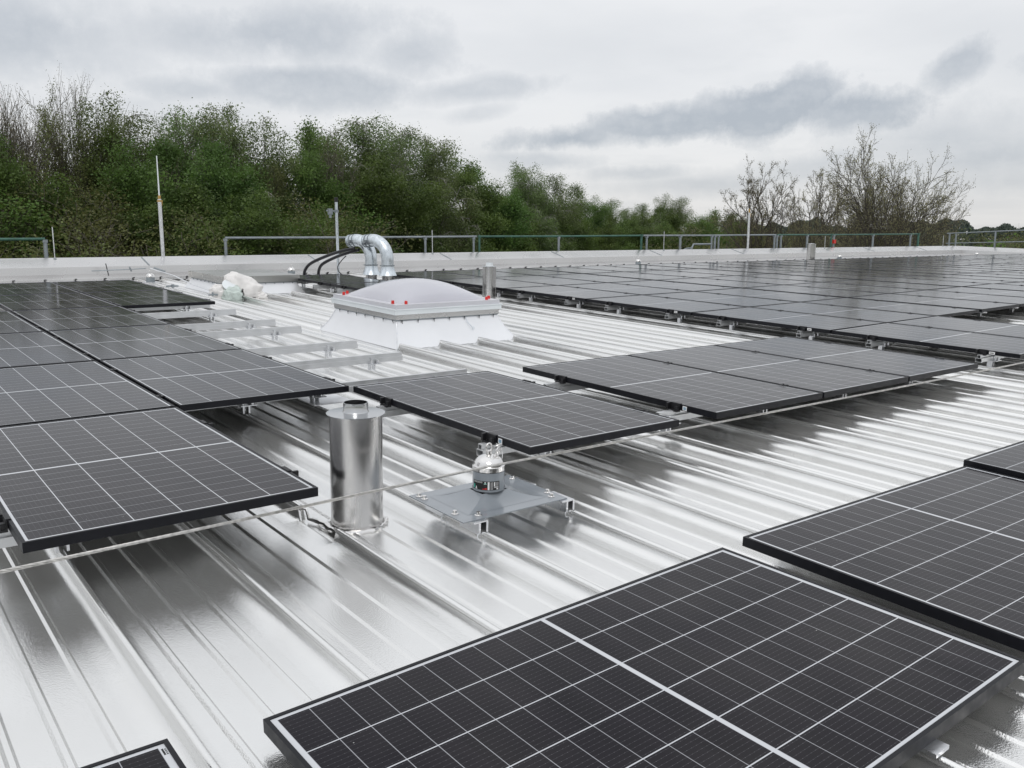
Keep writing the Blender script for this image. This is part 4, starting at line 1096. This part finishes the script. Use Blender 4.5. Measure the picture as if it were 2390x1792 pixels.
TL = [ # kind, px, top, dist, width, variant, label
    ('bare', 0, 212, 56, .95, 0, 'tall bare tree at the left edge of the picture'),
    ('bare', 62, 238, 54, .95, 1, 'bare grey tree second from the left edge'),
    ('bare', 30, 232, 52, .8, 1, 'bare grey tree between the first two at the left edge'),
    ('bare', 170, 240, 54, .8, 0, 'bare grey tree just left of the tallest bare treetop'),
    ('dense', 20, 330, 50, .9, 0, 'leafy dark tree at the left edge below the bare treetops'),
    ('bare', 135, 236, 55, 1.0, 0, 'bare grey tree with a broad upright crown left of the tallest twigs'),
    ('thin', 100, 300, 51, .9, 1, 'brownish half bare tree below the bare grey treetops'),
    ('thin', 182, 232, 52, .8, 0, 'thin dark bare tree leaning left of the tallest bare treetop'),
    ('bare', 226, 196, 53, .6, 1, 'tallest bare treetop on the left, dark and narrow'),
    ('birch', 292, 252, 54, .9, 0, 'dark leafy tree with drooping top left of the tall lightning rod'),
    ('dense', 300, 325, 52, .9, 1, 'dense dark green tree just left of the tall lightning rod'),
    ('bare', 400, 280, 57, .8, 1, 'bare spindly tree right above the tip of the tall lightning rod'),
    ('dense', 392, 340, 50, .95, 0, 'dense green tree directly behind the tall lightning rod'),
    ('birch', 472, 272, 58, 1.0, 0, 'left one of the two tall drooping birches'),
    ('birch', 566, 264, 58, .95, 1, 'right one of the two tall drooping birches'),
    ('dense', 522, 352, 50, 1.0, 0, 'dark green leafy tree below the two birches'),
    ('thin', 620, 345, 56, .8, 1, 'thin half bare tree between the right birch and the leafy green tree'),
    ('maple', 682, 306, 60, .85, 0, 'leafy green tree right of the two birches'),
    ('bare', 750, 318, 62, .9, 0, 'bare tree behind the mast with the black cap'),
    ('maple', 745, 356, 60, .9, 1, 'green tree lower down behind the mast with the black cap'),
    ('birch', 822, 294, 66, 1.15, 1, 'large birch with full crown right of the mast, left half'),
    ('birch', 900, 302, 68, 1.1, 0, 'large birch crown in the middle of the tree row'),
    ('birch', 975, 312, 70, 1.0, 1, 'rightmost of the three joined big birches'),
    ('dense', 880, 375, 64, 1.2, 0, 'dark green tree filling the space under the big birches'),
    ('thin', 1040, 372, 75, 1.0, 0, 'small bare-topped tree right of the big birches'),
    ('maple', 1085, 378, 78, 1.1, 1, 'broad round green maple left of the pale birch'),
    ('maple', 1150, 402, 80, 1.0, 0, 'green maple crown touching the pale birch'),
    ('birch', 1226, 390, 92, 1.05, 0, 'pale narrow birch right of the broad green maple'),
    ('birch', 1275, 416, 95, 1.1, 1, 'pale birch second right of the broad green maple'),
    ('maple', 1318, 438, 100, .95, 0, 'bright green tree at the step where the treeline drops'),
    ('dense', 1372, 480, 120, 1.2, 1, 'dark round tree after the step in the treeline'),
    ('birch', 1405, 464, 130, 1.1, 0, 'pale birch behind the dark round tree'),
    ('maple', 1445, 492, 130, 1.2, 1, 'green tree in the dip of the low treeline'),
    ('birch', 1485, 480, 140, 1.2, 1, 'thin pale tree in the low part of the treeline'),
    ('dense', 1535, 488, 150, 1.4, 0, 'dark tree under the pale tall crown in the low treeline'),
    ('birch', 1566, 460, 155, 1.1, 0, 'pale crown standing above the low treeline'),
    ('maple', 1632, 495, 170, 1.6, 1, 'light green round tree in the low treeline'),
    ('dense', 1690, 503, 175, 1.4, 0, 'dark tree left of the right lightning rod'),
    ('olive', 1740, 516, 160, 1.5, 0, 'brownish tree directly behind the right lightning rod'),
    ('olive', 1803, 498, 66, .8, 1, 'brownish green bush rising under the leftmost sparse tree'),
]
for kd, px, top, dist, wd, v, lab in TL: tree(kd, px, top, dist, lab, G1, wd, v)
SP = [(1800, 386, 62, .7, 0, 'leftmost of the sparse spreading trees at the right'), (1868, 384, 64, .6, 1, 'second from the left of the sparse spreading trees at the right'),
      (1912, 398, 62, .6, 2, 'third from the left of the sparse spreading trees at the right'), (1955, 420, 60, .5, 1, 'fourth sparse tree, low and tangled, left of the biggest one'),
      (2022, 332, 52, .76, 3, 'biggest sparse tree on the right, a broad fan with dark forked trunk'),
      (2105, 392, 55, .62, 3, 'low sparse tree leaning out to the right beside the biggest one')]
for px, top, dist, wd, v, lab in SP: tree('spread', px, top, dist, lab, 'sparse spring trees on the right', wd, v)
# understorey behind the parapet
und = []
n_ = 0
rr = random.Random(9)
x = -60
while x < 1740:
    far = max(46, 46 + (x - 600) * .075)
    hi = 478 + max(0, (x - 900)) * .075 + rr.uniform(-38, 26)
    kd = rr.choice(['olive', 'dense', 'lime', 'olive'] if x < 230 else (['dense', 'maple', 'dense', 'olive', 'dense', 'lime'] if x < 1300 else ['dense', 'maple', 'dense']))
    und.append((kd, x, min(hi, 520), far + rr.uniform(-2, 4))); x += rr.uniform(38, 62)
for q, (kd, px, top, dist) in enumerate(und):
    if q >= len(ORD) * 2: break
    word = {'dense': 'dark green', 'olive': 'brownish olive', 'maple': 'mid green', 'lime': 'yellow green'}[kd]
    w_ = ORD[q] if q < len(ORD) else None
    lab = (word + ' bush of the undergrowth behind the parapet, ' + (w_ + ' from the left' if w_ else ORD[len(und) - 1 - q] + ' from the right end'))
    tree(kd, px, top, dist, lab, 'undergrowth bushes behind the parapet', 1.25, q, name='bush')['category'] = 'bush'
# brown hedge below the sparse trees
for q in range(13):
    px = 1765 + q * 31
    tree('olive', px, 546 + rr.uniform(-8, 7) - (14 if 1 <= q <= 2 else 0), 72 + rr.uniform(-4, 6), 'olive brown hedge bush under the sparse trees, ' + ORD[q] + ' from the left', 'hedge bushes on the right', 1.5, q)
# far forest
fm = MB(); rr = random.Random(5); V = []; F = []
for q in range(26000):
    px = rr.uniform(1700, 2700); dist = rr.uniform(560, 700)
    p, depth = at(px, dist)
    prof_ = 17 + 2.2 * math.sin(px * .021) + 1.5 * math.sin(px * .057 + 1) + 1.0 * math.sin(px * .13)
    z = GZ + (prof_) * (1 - rr.random() ** 2.2 * .9) + EYE * .0
    s = rr.uniform(.5, 1.3); a = Vector((rr.gauss(0, 1), rr.gauss(0, 1), rr.gauss(0, 1))).normalized(); b_ = a.orthogonal().normalized()
    c_ = Vector((p.x, p.y, z)); i_ = len(V)
    V.extend([c_ - a * s, c_ + b_ * s, c_ + a * s, c_ - b_ * s]); F.append((i_, i_ + 1, i_ + 2, i_ + 3))
me = bpy.data.meshes.new('far_forest'); me.from_pydata([v[:] for v in V], [], F); me.materials.append(LF['far'])
tag(link('far_forest', me), 'distant dark forest on the horizon at the far right', 'forest', kind='stuff')
# two conifers on the horizon
def conifer(px, top, dist, label, wide=1.):
    p, depth = at(px, dist); Hh = (552 - top) / 2053.4 * depth + EYE - GZ
    o = bpy.data.objects.new('conifer', None); COL.objects.link(o); o.location = p; tag(o, label, 'tree', 'conifers on the horizon')
    c = MB(); c.tube([(0, 0, 0), (0, 0, Hh)], [.35, .05], 6); link('trunk', c.mesh('trunk', BK_D), o)
    V = []; F = []; rr = random.Random(int(px))
    for q in range(1500):
        f = rr.random() ** .7; z = Hh * (.15 + .85 * (1 - f)); rad = (.4 + f * Hh * .2) * wide * rr.random() ** .5; a = rr.random() * 6.28
        c_ = Vector((rad * math.cos(a), rad * math.sin(a), z - rad * .25)); s = rr.uniform(.3, .8); u = Vector((rr.gauss(0, 1), rr.gauss(0, 1), rr.gauss(0, .5))).normalized(); w_ = u.orthogonal().normalized(); i_ = len(V)
        V.extend([c_ - u * s, c_ + w_ * s * .6, c_ + u * s, c_ - w_ * s * .6]); F.append((i_, i_ + 1, i_ + 2, i_ + 3))
    me = bpy.data.meshes.new('crown'); me.from_pydata([v[:] for v in V], [], F); me.materials.append(LF['far']); link('crown', me, o)
conifer(2318, 545, 420, 'left dark conifer poking above the horizon at the far right', 1.1)
conifer(2358, 538, 400, 'right wide dark conifer behind the thick green post', 1.9)
tree('olive', 2392, 522, 90, 'brownish bush cut by the right edge of the picture', 'hedge bushes on the right', 1.0, 1)
tree('lime', 2345, 569, 40, 'low yellow green bush beyond the far right corner of the roof', 'hedge bushes on the right', 1.0, 0)
bpy.context.view_layer.update()
